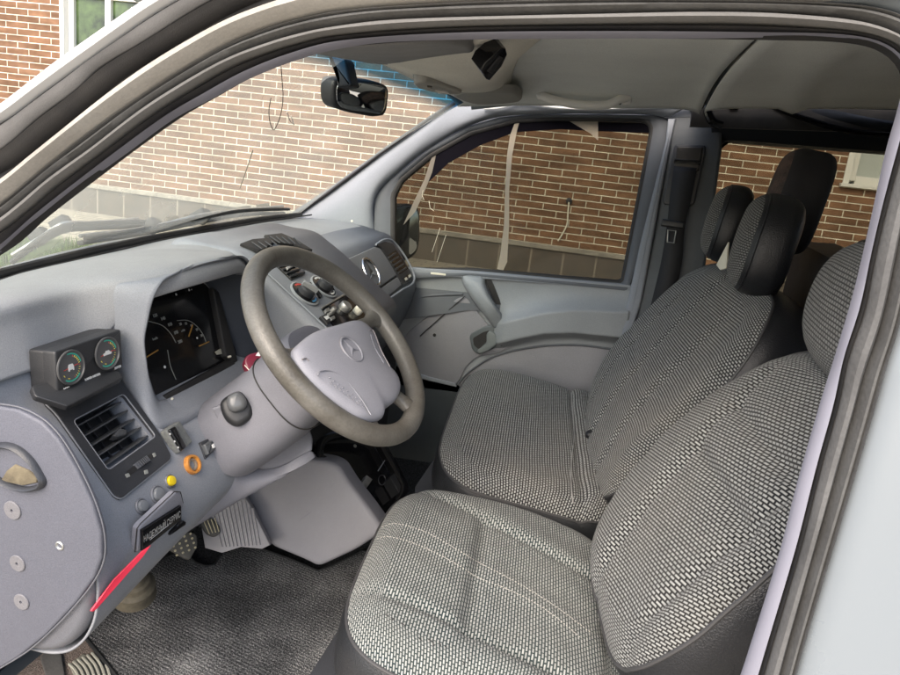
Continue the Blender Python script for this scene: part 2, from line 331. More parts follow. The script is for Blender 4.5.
def arcVF(pl, c, r, w_, a0, a1, h=0.001, d=0.0006, seg=24, sy=1.0):
    A = np.linspace(a0, a1, seg); V_, F_ = [], []
    for a in A:
        for rr, hh in ((r-w_/2, h-d), (r-w_/2, h), (r+w_/2, h), (r+w_/2, h-d)): V_.append(pl.pt(c[0]+rr*cos(a), c[1]+rr*sin(a)*sy, hh))
    for i in range(seg-1):
        for k in range(4): j = (k+1) % 4; F_.append((i*4+k, i*4+j, (i+1)*4+j, (i+1)*4+k))
    return V_, F_
def starVF(pl, c, R, h0, h1, tilt=0.0):
    """three-pointed star inside a ring"""
    V_, F_ = [], []
    Vr, Fr = tubeVF([pl.pt(c[0]+R*cos(a), c[1]+R*sin(a), h0) for a in np.linspace(0, 2*pi, 48, endpoint=False)], R*0.085, 8, closed=True, upv=pl.n)
    P = []
    for k in range(6):
        a = pi/2 + k*pi/3 + tilt; r = R*0.95 if k % 2 == 0 else R*0.17
        P.append(pl.pt(c[0]+r*cos(a), c[1]+r*sin(a), h0))
    top = pl.pt(c[0], c[1], h1); V_ = P+[top]; F_ = [(k, (k+1) % 6, 6) for k in range(6)]+[tuple(reversed(range(6)))]
    b = len(Vr); return list(Vr)+V_, Fr+[tuple(i+b for i in f) for f in F_]
def pillow(name, o, ex, ey, ez, hx, hy, T, mats, parent, r=0.04, p=4.5, feat=None, taper=None, dome=0.01, nr=26, na=120, fabric_to=0.5, uvrot=False, pipe=None, back=0.02, off=None, label=None):
    """cushion: outline a superellipse in the (ex,ey) plane, front face towards ez, sides T deep; materials: 0 front fabric, 1 sides"""
    o = np.array(o, float); ex, ey, ez = map(nrm, (ex, ey, ez)); G = []; U = []; kinds = []
    def out(th): c, s = cos(th), sin(th); k = (abs(c)**p+abs(s)**p)**(-1/p); return c*k, s*k
    rings = [(k/nr, 0.0) for k in range(1, nr+1)]
    prof = [(max(hx, hy)*0, 0)]
    ths = np.linspace(0, 2*pi, na, endpoint=False)
    def add(sc_in, dz, arc, flatpart):
        row, uv = [], []
        for th in ths:
            a, b = out(th); X = a*(hx-sc_in); Y = b*(hy-sc_in)
            if flatpart is not None: X = a*(hx-r)*flatpart; Y = b*(hy-r)*flatpart
            tp = taper(X/hx, Y/hy) if taper else (X, Y)
            if taper: X, Y = tp[0]*hx, tp[1]*hy
            q = min(1, sqrt((X/hx)**2+(Y/hy)**2)); zz = dz + dome*(1-q*q) + (feat(X, Y)*(1 if flatpart is not None else max(0, 1+dz/r)) if feat else 0)
            row.append(o+ex*X+ey*Y+ez*zz); uv.append(((Y+b*arc) , (X+a*arc)) if not uvrot else ((X+a*arc), (Y+b*arc)))
        G.append(row); U.append(uv)
    for k in range(1, nr+1): add(0, 0, 0, k/nr); kinds.append(0)
    for k in range(1, 8):
        a = pi/2*k/7; add(r-r*sin(a), -(r-r*cos(a)), 0 if False else r*a*0.6, None); kinds.append(0 if k/7 <= fabric_to else 1)
    add(0, -r-(T-r-back)*0.5, r, None); kinds.append(1); add(0.0, -(T-back), r, None); kinds.append(1)
    for k in range(1, 6): a = pi/2*k/5; add(back*(1-cos(a)), -(T-back)-back*sin(a), r, None); kinds.append(1)
    V_ = [x for row in G for x in row]; UVs = [x for row in U for x in row]; F_, fm = [], []
    n_ = len(G)
    for i in range(n_-1):
        for k in range(na): j = (k+1) % na; F_.append((i*na+k, i*na+j, (i+1)*na+j, (i+1)*na+k)); fm.append(kinds[i+1])
    V_.append(o+ez*(dome+(feat(0, 0) if feat else 0))); UVs.append((0, 0)); ci = len(V_)-1
    for k in range(na): F_.append((ci, (k+1) % na, k)); fm.append(0)
    F_.append(tuple((n_-1)*na+k for k in range(na))); fm.append(1)
    ob = obj(name, V_, F_, mats, parent, uvs=UVs, fmat=fm, sharp=None, label=label)
    bm = bmesh.new(); bm.from_mesh(ob.data); bmesh.ops.recalc_face_normals(bm, faces=bm.faces); bm.to_mesh(ob.data); bm.free()
    if pipe:
        i = nr + max(1, int(7*fabric_to)) - 1; tube('piping', G[i], pipe[0], pipe[1], parent, seg=8, closed=True, upv=ez)
    return ob, G

# ================================================================== THE SETTING: wall, ground
def cv(a, b, c): return RT*a - UP*b + FW*c
WX = -nrm(cv(-4450, -700, 690))                      # along the wall towards the right of the photo
WD = nrm(cv(-180, 3018, 690)); WD = nrm(WD - WX*(WD@WX)); WU = -WD
WN = nrm(np.cross(WX, WU)); WN = WN if WN@(CP-ray(450, 200)*10) > 0 else -WN
WO = CP + ray(565, 247)/F*6.6                         # a point on the ledge line
WP = PL(WO, WN, WX); WP.e2 = WU
def wl(u, v, h=0.0): p = WP.px(u, v, h); return WP.loc(p)
def wall_obj(name, boxes, mat, parent, bev=0.0, label=None):
    """boxes in wall coordinates (x0,x1,z0,z1,h0,h1); mesh local frame = wall frame so patterns follow the courses"""
    V_, F_ = [], []
    for x0, x1, z0, z1, h0, h1 in boxes:
        b = len(V_); V_ += [(x, z, h) for h in (h0, h1) for z in (z0, z1) for x in (x0, x1)]
        F_ += [tuple(b+i for i in q) for q in ((0, 2, 3, 1), (4, 5, 7, 6), (0, 1, 5, 4), (2, 6, 7, 3), (0, 4, 6, 2), (1, 3, 7, 5))]
    me = bpy.data.meshes.new(name); me.from_pydata(V_, [], F_); me.materials.append(mat); me.update()
    o = bpy.data.objects.new(name, me); sc.collection.objects.link(o); o.parent = parent
    o.matrix_local = WM
    if bev: m = o.modifiers.new('bevel', 'BEVEL'); m.width = bev; m.segments = 2
    if label: o['label'] = label
    return o
bld = thing('brick_building', 'orange brown brick building with dark stone plinth and white windows beyond the van', 'building', tuple(WO-WU*0.5))
WM = Matrix(((WX[0], WU[0], WN[0], WO[0]), (WX[1], WU[1], WN[1], WO[1]), (WX[2], WU[2], WN[2], WO[2]), (0, 0, 0, 1)))
WM = Matrix.Translation(-Vector(bld.location)) @ WM
def brickmat():
    m = bpy.data.materials.new('brick_courses'); m.use_nodes = True; n = m.node_tree; b = n.nodes['Principled BSDF']; b.inputs['Roughness'].default_value = 0.85; b.inputs['Specular IOR Level'].default_value = 0.2
    tc = n.nodes.new('ShaderNodeTexCoord'); br = n.nodes.new('ShaderNodeTexBrick'); n.links.new(tc.outputs['Object'], br.inputs[0])
    br.offset = 0.5; br.inputs['Scale'].default_value = 1; br.inputs['Brick Width'].default_value = 0.262; br.inputs['Row Height'].default_value = 0.0645
    br.inputs['Mortar Size'].default_value = 0.0052; br.inputs['Mortar Smooth'].default_value = 0.25; br.inputs['Bias'].default_value = 0.0
    br.inputs['Color1'].default_value = (0.24, 0.135, 0.08, 1); br.inputs['Color2'].default_value = (0.18, 0.105, 0.065, 1); br.inputs['Mortar'].default_value = (0.76, 0.71, 0.58, 1)
    no = n.nodes.new('ShaderNodeTexNoise'); no.inputs['Scale'].default_value = 14; no.inputs['Detail'].default_value = 8; n.links.new(tc.outputs['Object'], no.inputs[0])
    mx = n.nodes.new('ShaderNodeMix'); mx.data_type = 'RGBA'; mx.blend_type = 'MULTIPLY'; mx.inputs[0].default_value = 0.45; n.links.new(br.outputs[0], mx.inputs[6])
    r = n.nodes.new('ShaderNodeMapRange'); r.inputs[1].default_value = 0.3; r.inputs[2].default_value = 0.7; r.inputs[3].default_value = 0.6; r.inputs[4].default_value = 1.15; n.links.new(no.outputs[0], r.inputs[0]); n.links.new(r.outputs[0], mx.inputs[7])
    vo = n.nodes.new('ShaderNodeTexNoise'); vo.inputs['Scale'].default_value = 2.6; vo.inputs['Detail'].default_value = 3; sc_ = n.nodes.new('ShaderNodeMapping'); sc_.inputs['Scale'].default_value = (1, 4.06, 1); n.links.new(tc.outputs['Object'], sc_.inputs[0]); n.links.new(sc_.outputs[0], vo.inputs[0])
    r3 = n.nodes.new('ShaderNodeMapRange'); r3.inputs[1].default_value = .35; r3.inputs[2].default_value = .65; r3.inputs[3].default_value = .68; r3.inputs[4].default_value = 1.3; n.links.new(vo.outputs[0], r3.inputs[0])
    m3 = n.nodes.new('ShaderNodeMix'); m3.data_type = 'RGBA'; m3.blend_type = 'MULTIPLY'; m3.inputs[0].default_value = .8; n.links.new(mx.outputs[2], m3.inputs[6]); n.links.new(r3.outputs[0], m3.inputs[7])
    n.links.new(m3.outputs[2], b.inputs['Base Color'])
    bu = n.nodes.new('ShaderNodeBump'); bu.inputs['Strength'].default_value = 0.9; bu.inputs['Distance'].default_value = 0.009; bu.invert = True
    n.links.new(br.outputs['Fac'], bu.inputs['Height']); n.links.new(bu.outputs[0], b.inputs['Normal']); return m
def tilemat():
    m = bpy.data.materials.new('plinth_tiles'); m.use_nodes = True; n = m.node_tree; b = n.nodes['Principled BSDF']; b.inputs['Roughness'].default_value = 0.45
    tc = n.nodes.new('ShaderNodeTexCoord'); br = n.nodes.new('ShaderNodeTexBrick'); n.links.new(tc.outputs['Object'], br.inputs[0])
    br.offset = 0; br.inputs['Scale'].default_value = 1; br.inputs['Brick Width'].default_value = 0.31; br.inputs['Row Height'].default_value = 1.2
    br.inputs['Mortar Size'].default_value = 0.009; br.inputs['Color1'].default_value = (0.05, 0.052, 0.048, 1); br.inputs['Color2'].default_value = (0.08, 0.077, 0.068, 1); br.inputs['Mortar'].default_value = (0.34, 0.31, 0.26, 1)
    no = n.nodes.new('ShaderNodeTexNoise'); no.inputs['Scale'].default_value = 7; no.inputs['Detail'].default_value = 10; n.links.new(tc.outputs['Object'], no.inputs[0])
    mx = n.nodes.new('ShaderNodeMix'); mx.data_type = 'RGBA'; n.links.new(no.outputs[0], mx.inputs[0]); n.links.new(br.outputs[0], mx.inputs[6]); mx.inputs[7].default_value = (0.14, 0.11, 0.085, 1)
    n.links.new(mx.outputs[2], b.inputs['Base Color']); return m
brick = brickmat(); tiles = tilemat()
upvc = M('window_frame_white', (0.72, 0.72, 0.68), 0.35); ledgem = M('ledge_stone', (0.30, 0.28, 0.24), 0.8, grain=0.5, gscale=60, var=0.3, vscale=9)
winglass = M('window_glass_painted_trees', (0.02, 0.03, 0.02), 0.04, col2=(0.10, 0.16, 0.06), vscale=5); frost = M('frosted_pane', (0.42, 0.46, 0.44), 0.4, grain=0.3, gscale=80)  # winglass: reflected trees painted in as green mottling
lw = wl(60, 20); rw = wl(842, 183)                     # window corners on the wall
LX0 = lw[0]; LZ0 = wl(70, 240)[1]*0+0.35
RX0, RZ0 = rw
wallb = [(-14, LX0, 0.0, 6, -0.3, 0), (LX0, LX0+1.25, 0, 0.75, -0.3, 0), (LX0, LX0+1.25, wl(100, -2)[1]+0.0+0.12, 6, -0.3, 0), (LX0+1.25, RX0, 0, 6, -0.3, 0), (RX0, RX0+1.3, 0, RZ0, -0.3, 0), (RX0, RX0+1.3, RZ0+1.3, 6, -0.3, 0), (RX0+1.3, 9, 0, 6, -0.3, 0)]
wall_obj('wall', wallb, brick, bld)
wall_obj('ledge', [(-14, 9, -0.045, 0.0, -0.25, 0.045)], ledgem, bld, 0.008, 'narrow stone ledge under the bricks')
wall_obj('plinth', [(-14, 9, -1.9, -0.045, -0.25, 0.02)], tiles, bld, 0, 'dark tiled stone plinth')
def bwin(x0, x1, z0, z1, glassmat, label, mull):
    fr = wall_obj('window', [(x0, x0+0.05, z0, z1, -0.18, 0.012), (x1-0.05, x1, z0, z1, -0.18, 0.012), (x0+0.05, x1-0.05, z1-0.05, z1, -0.18, 0.012), (x0-0.02, x1+0.02, z0-0.03, z0, -0.1, 0.05)], upvc, bld, 0.004, label)
    wall_obj('sash', [(x0+0.05+i, x0+0.05+i+0.065, z0+0.03, z1-0.05, -0.12, -0.05) for i in mull] + [(x1-0.115, x1-0.05, z0+0.03, z1-0.05, -0.12, -0.05), (x0+0.115, x1-0.115, z0+0.0, z0+0.075, -0.12, -0.05), (x0+0.115, x1-0.115, z1-0.12, z1-0.05, -0.12, -0.05)], upvc, fr, 0.004).matrix_local = Matrix.Identity(4)
    wall_obj('pane', [(x0+0.06, x1-0.06, z0+0.02, z1-0.06, -0.1, -0.09)], glassmat, fr).matrix_local = Matrix.Identity(4)
ztop = wl(100, -2)[1]+0.12
bwin(LX0, LX0+1.25, 0.75, ztop, winglass, 'tall white window reflecting green trees', [0, 0.42])
bwin(RX0, RX0+1.3, RZ0, RZ0+1.3, frost, 'white window with frosted pane', [0])
# white cable coming out of the wall
cp = [WP.px(u, v, 0.02) for u, v in ((569, 202), (568, 212), (567, 224), (563, 233), (558, 241))]
tube('cable', cp, 0.007, cream, bld, smoothn=24, label='thin white cable hanging out of the bricks')
o = lathe('cable_outlet', WP.px(569, 201, 0), WN, [(0.03, 0), (0.03, 0.015), (0.012, 0.02)], black, bld, seg=16)
# ground: paving that rises to the plinth, lawn strip
GM = Matrix(((WX[0], WU[0], WN[0], WO[0]), (WX[1], WU[1], WN[1], WO[1]), (WX[2], WU[2], WN[2], WO[2]), (0, 0, 0, 1)))
def pavemat():
    m = bpy.data.materials.new('paving_blocks'); m.use_nodes = True; n = m.node_tree; b = n.nodes['Principled BSDF']; b.inputs['Roughness'].default_value = 0.9
    tc = n.nodes.new('ShaderNodeTexCoord'); mp = n.nodes.new('ShaderNodeMapping'); mp.inputs['Rotation'].default_value = (radians(90), 0, 0); n.links.new(tc.outputs['Object'], mp.inputs[0])
    br = n.nodes.new('ShaderNodeTexBrick'); n.links.new(mp.outputs[0], br.inputs[0]); br.inputs['Scale'].default_value = 1; br.inputs['Brick Width'].default_value = 0.2; br.inputs['Row Height'].default_value = 0.1; br.inputs['Mortar Size'].default_value = 0.006
    br.inputs['Color1'].default_value = (0.42, 0.38, 0.30, 1); br.inputs['Color2'].default_value = (0.34, 0.31, 0.25, 1); br.inputs['Mortar'].default_value = (0.12, 0.11, 0.09, 1); n.links.new(br.outputs[0], b.inputs['Base Color']); return m
def ground(name, prof, x0, x1, mat, kind='structure', nx=2):
    V_, F_ = [], []; xs = np.linspace(x0, x1, nx)
    for x in xs:
        for z, h in prof: V_.append((x, z, h))
    m = len(prof)
    for i in range(nx-1):
        for k in range(m-1): F_.append((i*m+k, i*m+k+1, (i+1)*m+k+1, (i+1)*m+k))
    me = bpy.data.meshes.new(name); me.from_pydata(V_, [], F_); me.materials.append(mat); me.update()
    o = bpy.data.objects.new(name, me); sc.collection.objects.link(o); o.matrix_world = GM; o['kind'] = kind; return o
PB = wl(130, 218)[1]                                   # height of the plinth foot seen through the windscreen
ground('pavement', [(PB, -0.1), (PB, 0.0), (PB-0.02, 1.0), (PB-0.30, 2.4), (-1.25, 4.2), (-1.45, 6.0), (-1.5, 60)], -60, 60, pavemat())
grassm = M('grass_blades', (0.10, 0.17, 0.035), 0.8, var=0.4, vscale=3)
gv, gf = [], []
for i in range(9000):
    x = -5.6 + rng.random()*2.6; h = 1.5 + rng.random()*0.9; z = PB-0.02-(h-1.0)*0.2; a = rng.random()*6.28; L = 0.06+rng.random()*0.07
    b = len(gv); dx, dh = 0.006*cos(a), 0.006*sin(a); gv += [(x-dx, z, h-dh), (x+dx, z, h+dh), (x+rng.normal()*0.02, z+L, h+rng.normal()*0.02)]; gf.append((b, b+1, b+2))
me = bpy.data.meshes.new('grass'); me.from_pydata(gv, [], gf); me.materials.append(grassm)
o = bpy.data.objects.new('grass', me); sc.collection.objects.link(o); o.matrix_world = GM; o['kind'] = 'stuff'; o['label'] = 'bright green grass strip beyond the windscreen wipers'

# ================================================================== THE VAN
van = thing('van', 'light van seen through its open driver door, grey dashboard and patterned seats', 'van', (0, 0, 0))
# ---- passenger side shell: plane leaning inwards above the belt
PD = PL((0, -0.80, 1.22), (0, 0.983, 0.186), (-1, 0, 0)); PD.e2 = nrm(np.cross(PD.n, PD.e1)); PD.e2 = PD.e2 if PD.e2[2] > 0 else -PD.e2
pdoor = part('passenger_door', van)
WIN = [(391, 270), (391, 195), (400, 179), (430, 154), (470, 132), (515, 120), (560, 118), (640, 119), (650, 121), (653, 128), (652, 136), (623, 283), (560, 278), (470, 270)]
FRO = [(373, 280), (376.5, 197), (384, 186), (400, 173), (433, 147), (467, 128), (500, 118), (533, 115), (600, 115), (655, 116), (665, 118), (668.5, 124), (667, 140), (647, 226), (628, 291), (560, 284), (470, 276)]
def ringband(name, outer, inner, pl, ho, hi, mats, parent, bul=0.0, d=0.02, n=160, nc=5, label=None, cl=True):
    """band between two closed outlines, raised in the middle, with thickness"""
    O_ = rs([pl.px(u, v) for u, v in outer], n, cl); I_ = rs([pl.px(u, v) for u, v in inner], n, cl)
    G = []
    G.append([p - pl.n*d for p in O_])
    for k in range(nc): f = k/(nc-1); G.append([a*(1-f)+b*f + pl.n*(ho*(1-f)+hi*f + bul*sin(pi*f)) for a, b in zip(O_, I_)])
    G.append([p + pl.n*(hi-d) for p in I_])
    V_, F_ = gridVF(G, closed_v=cl); F_ = orient(V_, F_); return obj(name, V_, F_, mats, parent, sharp=40, label=label)
def rs(P, n, closed=True):
    """resample a polyline by arc length (no smoothing)"""
    P = np.array(P, float); Q = np.vstack([P, P[:1]]) if closed else P
    L = np.concatenate([[0], np.cumsum(np.linalg.norm(np.diff(Q, axis=0), axis=1))]); T = np.linspace(0, L[-1], n, endpoint=not closed)
    return np.stack([np.interp(T, L, Q[:, k]) for k in range(Q.shape[1])], 1)
def rsa(P, n, N0=12):
    return rs(crom(P, max(len(P)*N0, 80)), n, False)
def matched(pl, A, B, n):
    """arc-length match where both outlines use the same number of anchor points"""
    return crom([pl.px(*p) for p in A], n), crom([pl.px(*p) for p in B], n)
def smooth_loop(pxs, sub=6): return [tuple(p) for p in crom(np.array(pxs, float), len(pxs)*sub, True)]
ringband('window_frame', FRO, WIN, PD, 0.012, 0.004, framed, pdoor, bul=0.006, d=0.05)
WINi = [(395, 268), (395, 196), (403, 181), (432, 157), (472, 135), (516, 123), (560, 121), (638, 122), (647, 124), (649.5, 129), (648.5, 136), (620.5, 280), (560, 275), (470, 267.5)]
ringband('window_seal', WIN, WINi, PD, 0.006, 0.001, rubber, pdoor, bul=0.002, d=0.02)
slab('window_glass', PD, WIN, tint_glass, pdoor, h=-0.006, d=0.003, bevel=0)
# tint film: dark dotted strip along the top edge, pale bare strips where the film has peeled, one painted reflection arc
slab('film_edge', PD, [(432, 157), (470, 136), (516, 123), (560, 121), (649, 123), (650, 133), (600, 131), (560, 129), (515, 132), (480, 145), (448, 163), (425, 185)], M('dotted_film', (0.005, 0.0045, 0.007), 0.9, spec=0.05), pdoor, h=-0.003, d=0.001, bevel=0, label='dark dotted strip along the window top')
film = glassm('bare_film', (0.8, 0.76, 0.7), veil=0.75, refl=0.4, veilcol=(0.75, 0.68, 0.56))
film2 = glassm('reflection_veil', (0.75, 0.72, 0.7), veil=0.35, refl=0.4, veilcol=(0.7, 0.65, 0.56))
slab('film_peel_and_glint', PD, [(520, 119.5), (515, 122), (510, 135), (507, 155), (505, 190), (504, 225), (500, 255), (497, 269), (503, 270.5), (507, 262), (509, 225), (509, 190), (512, 155), (517, 130)], film, pdoor, h=-0.002, d=0.0008, bevel=0, label='pale strip of peeled window film')
slab('film_peel_and_glint', PD, [(566, 119), (598, 120), (598, 140), (590, 133), (578, 126)], film, pdoor, h=-0.002, d=0.0008, bevel=0, label='pale wedge of peeled window film')
slab('film_peel_and_glint', PD, [(432, 156), (436, 154), (432, 172), (424, 192), (415, 212), (403, 225), (412, 205), (424, 180)], film2, pdoor, h=-0.002, d=0.0008, bevel=0)  # faint arc: a reflection on the glass painted as a pale strip
for P in (((423, 190), (422, 195), (424, 200)), ((429, 201), (430, 208), (434, 211)), ((446, 235), (437, 262)), ((440, 228), (432, 252))):
    tube('scratch', [PD.px(u, v, -0.001) for u, v in P], 0.0006, cream, pdoor, seg=5)
# outer shell behind the trims, so that nothing shows between them
SH = [(250, 300), (290, 212), (330, 186), (380, 149), (430, 114), (462, 94), (481, 84), (560, 80), (640, 80), (700, 85), (700, 380), (640, 380), (622, 330), (560, 320), (470, 310), (400, 320)]
ringband('door_shell', SH, WIN, PD, -0.012, -0.012, framed, pdoor, d=0.02)
ringband('side_shell', [(690, 60), (800, 60), (1100, 80), (1100, 480), (860, 480), (640, 480), (655, 300), (675, 150)], [(719, 150), (731, 139.5), (789, 144), (886, 151), (1000, 160), (975, 330), (840, 318), (700, 308)], PL((-0.3, -0.80, 1.22), (0, 0.983, 0.186), (-1, 0, 0)), -.03, -.03, MATS['black_plastic'], van, d=.02)
# ---- door panel: relief over the plane y = -0.8
DY = -0.80
def dpx(u, v, y=DY): return at(u, v, y=y)
def doorpanel():
    x0, x1 = 0.74, -0.03; nx, nz = 110, 90
    top0, top1 = dpx(400, 268)[2], dpx(628, 285)[2]
    A = [dpx(u, v) for u, v in ((497, 322), (520, 316), (545, 310), (575, 307), (630, 309))]   # ridge of the arm rest
    B = [dpx(u, v) for u, v in ((497, 347), (520, 341), (545, 336), (575, 335), (630, 341))]   # underside
    ax = np.array([a[0] for a in A])[::-1]; az = np.array([a[2] for a in A])[::-1]; bx = np.array([b[0] for b in B])[::-1]; bz = np.array([b[2] for b in B])[::-1]
    G = []
    for i in range(nx):
        x = x0+(x1-x0)*i/(nx-1); zt = top0+(top1-top0)*(x-x0)/(x1-x0); row = []
        fade = 1/(1+math.exp((x-0.385)/0.012)); za = np.interp(x, ax, az); zb = np.interp(x, bx, bz)
        for k in range(nz):
            z = zt - (zt-0.80)*k/(nz-1)
            r = 0.0
            if z > za: r = 0.052*math.exp(-((z-za)/0.035)) if z > za else 0
            else: r = 0.052 if z > zb+0.02 else 0.052*max(0, 1-((zb+0.02-z)/0.035))**1.3
            y = DY + r*fade + 0.010*math.exp(-((zt-z)/0.018))
            row.append((x, y, z))
        G.append(row)
    V_, F_ = gridVF(G); F_ = orient(V_, F_); o = obj('door_panel', V_, F_, doorg, pdoor, sharp=None)
    s = o.modifiers.new('thickness', 'SOLIDIFY'); s.thickness = 0.012; s.offset = -1
doorpanel()
PDV = PL((0, DY, 1.0), (0, 1, 0), (-1, 0, 0)); PDV.e2 = np.array([0, 0, 1.0])
slab('sill_strip', PDV, [(405, 267), (480, 271), (560, 278), (629, 284), (630, 290), (560, 284), (480, 278), (405, 274)], trimg, pdoor, h=0.014, d=0.03, bevel=0.003)
slab('lock_button', PDV, [(432, 271.5), (447, 273), (447, 275), (432, 273.5)], cream, pdoor, h=0.017, d=0.004, bevel=0.001)
# lighter insert (map pocket skin) with its arc outline
INS = [(414, 372), (402, 352), (404, 338), (420, 322), (441, 309), (464, 297), (480, 314), (494, 330), (512, 343), (500, 352), (478, 357), (466, 368), (456, 384), (438, 380)]
slab('map_pocket', PDV, INS, doorl, pdoor, h=0.007, d=0.012, bevel=0.004, closed_smooth=90, label='lavender grey insert of the door panel')
LOW = [(456, 386), (470, 368), (500, 353), (535, 345), (575, 344), (625, 350), (620, 392), (540, 400)]
slab('lower_insert', PDV, LOW, doorl, pdoor, h=0.004, d=0.012, bevel=0.003, rnd=0.02)
tube('panel_groove', [PDV.px(u, v, 0.011) for u, v in ((420, 336), (441, 317), (465, 296))], 0.0018, rubber, pdoor, seg=6)
tube('panel_groove', [PDV.px(u, v, 0.003) for u, v in ((412, 302), (422, 297), (440, 295), (463, 294))], 0.005, framed, pdoor, seg=6, smoothn=16)
tube('panel_groove', [PDV.px(u, v, 0.006) for u, v in ((458, 384), (470, 371), (495, 356), (535, 347), (575, 345), (612, 349))], 0.0035, framed, pdoor, seg=6, smoothn=30)
lathe('plug', PDV.px(434.5, 335, 0.007), PDV.n, [(0.0055, 0), (0.0055, 0.002), (0.003, 0.003)], rubber, pdoor, seg=14)
slab('panel_rim', PDV, [(408, 369), (430, 376), (456, 382.5), (457, 386), (430, 380), (407, 373)], trimg, pdoor, h=0.012, d=0.015, bevel=0.003)
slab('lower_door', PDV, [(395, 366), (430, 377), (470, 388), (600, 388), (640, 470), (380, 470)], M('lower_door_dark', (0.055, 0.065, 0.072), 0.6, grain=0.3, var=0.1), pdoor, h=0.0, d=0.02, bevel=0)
# pull handle and latch
hp = [PDV.px(u, v, h) for u, v, h in ((473, 277, 0.012), (475, 285, 0.03), (483, 300, 0.045), (492, 313, 0.045), (500, 323, 0.02))]
rows = [[PDV.px(u, v, h) for u, v, h in L] for L in (((461, 276, 0.0), (463, 284, 0.02), (474, 302, 0.035), (485, 316, 0.035), (494, 329, 0.012)), ((463, 275, 0.012), (467, 283, 0.032), (478, 300, 0.05), (488, 314, 0.048), (497, 328, 0.022)), ((480, 276, 0.014), (481, 283, 0.034), (487, 297, 0.052), (495, 309, 0.05), (503, 322, 0.022)), ((486, 276, 0.0), (486, 284, 0.012), (490, 295, 0.028), (497, 307, 0.028), (506, 320, 0.006)))]
surf('pull_handle', rows, doorg, pdoor, nu=24, thick=0.006)
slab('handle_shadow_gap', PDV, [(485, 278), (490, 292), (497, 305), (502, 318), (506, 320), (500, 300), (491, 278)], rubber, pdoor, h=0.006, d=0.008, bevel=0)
lt = slab('latch_bezel', PDV, [(470, 334), (484, 326), (497, 323), (503, 338), (496, 347), (480, 354), (473, 349)], M('latch_grey', (0.10, 0.115, 0.12), 0.4), pdoor, h=0.016, d=0.02, bevel=0.004, rnd=0.012)
slab('latch_recess', PDV, [(474, 337), (484, 331), (491, 329), (488, 340), (480, 348), (475, 344)], rubber, pdoor, h=0.0175, d=0.006, bevel=0, rnd=0.006)
slab('latch_lever', PDV, [(478, 349), (488, 342), (488, 332), (491, 329), (496, 331), (500, 341), (490, 349), (481, 352)], M('latch_lever_grey', (0.17, 0.19, 0.19), 0.35), pdoor, h=0.027, d=0.012, bevel=0.004, rnd=0.008)
slab('latch_cover', PDV, [(497, 328), (505, 324), (509, 341), (502, 345)], M('latch_grey', (0.1, 0.1, 0.1)), pdoor, h=0.024, d=0.02, bevel=0.003)
# ---- outside mirror (passenger side), seen through the glass
PMI = PL(at(407, 235, y=-0.98), nrm((-0.75, 0.66, 0.08)), (-0.66, -0.75, 0))
om = part('outside_mirror', van, 'black outside mirror beyond the passenger window')
slab('housing', PMI, [(389, 206), (410, 203), (419, 206), (421.5, 214), (421.5, 240), (419, 253), (411, 260), (398, 263), (388, 260)], black, om, h=0.0, d=0.07, bevel=0.02, rnd=0.03)
slab('mirror_glass', PMI, [(391, 209), (409, 206), (416, 209), (418.3, 216), (418.3, 239), (416, 250), (409, 256), (398, 259), (391, 257)], mirg, om, h=0.003, d=0.004, bevel=0.001, rnd=0.02)
tube('arm', [PMI.px(396, 262, -0.03), PMI.px(392, 272, -0.03)+np.array((0, 0.1, 0))], 0.018, black, om)
# ---- A pillar + roof rail trim on the passenger side
apo = [(298, 214, 0.055), (330, 193, 0.055), (380, 156, 0.055), (430, 121, 0.055), (462, 99.5, 0.06), (481, 107.5, 0.06), (513, 102, 0.06), (560, 107, 0.06), (600, 108, 0.06), (650, 105, 0.06), (694, 103, 0.06)]
api = [(372, 275, 0.014), (374, 235, 0.014), (375.5, 198, 0.014), (399, 172, 0.014), (433, 146, 0.014), (467, 127, 0.014), (500, 117, 0.014), (560, 114, 0.014), (600, 114, 0.014), (650, 115, 0.014), (668, 118, 0.014)]
rows = [[PD.px(u, v, h) for u, v, h in apo]]
for f, hh in ((0.25, 0.058), (0.6, 0.05), (0.85, 0.035)): rows.append([PD.px(a[0]*(1-f)+b[0]*f, a[1]*(1-f)+b[1]*f, hh) for a, b in zip(apo, api)])
rows.append([PD.px(*p) for p in api])
surf('a_pillar_trim', rows, trimg, van, nu=90, thick=0.006, label='pale grey windscreen pillar trim')
lathe('pillar_screw', PD.px(352, 221, 0.05), PD.n, [(0.004, 0), (0.004, 0.002), (0.002, 0.003)], cream, van, seg=12)
# ---- B pillar
bp = part('b_pillar_trim', van)
PB2 = PL((-0.1, -0.77, 1.22), (0.12, 0.975, 0.186), (-1, 0, 0))
slab('pillar_edge', PB2, [(668, 119), (676, 119), (669, 150), (660, 200), (652, 245), (642, 300), (628, 345), (620, 345), (627, 305), (640, 245), (655, 185), (666, 140)], trimg, bp, h=0.012, d=0.05, bevel=0.008)
slab('pillar_face', PB2, [(672, 104), (722, 100), (722, 146), (716, 190), (700, 300), (690, 380), (622, 380), (640, 300), (652, 245), (660, 200), (669, 150)], M('pillar_dark_trim', (0.085, 0.095, 0.105), 0.55, grain=0.3, var=0.1), bp, h=0.0, d=0.05, bevel=0.01)
slab('pillar_head', PB2, [(664, 103), (707, 103), (706, 118), (664, 118)], trimg, bp, h=0.002, d=0.04, bevel=0.004).data.materials[0] = framed
for u, v, r in ((667.5, 109, 0.004), (693, 110, 0.010)):
    lathe('bolt', PB2.px(u, v, 0.003), PB2.n, [(r, 0), (r, 0.004), (r*0.6, 0.006), (r*0.55, 0.002), (0.0005, 0.002)], blacks, bp, seg=20)
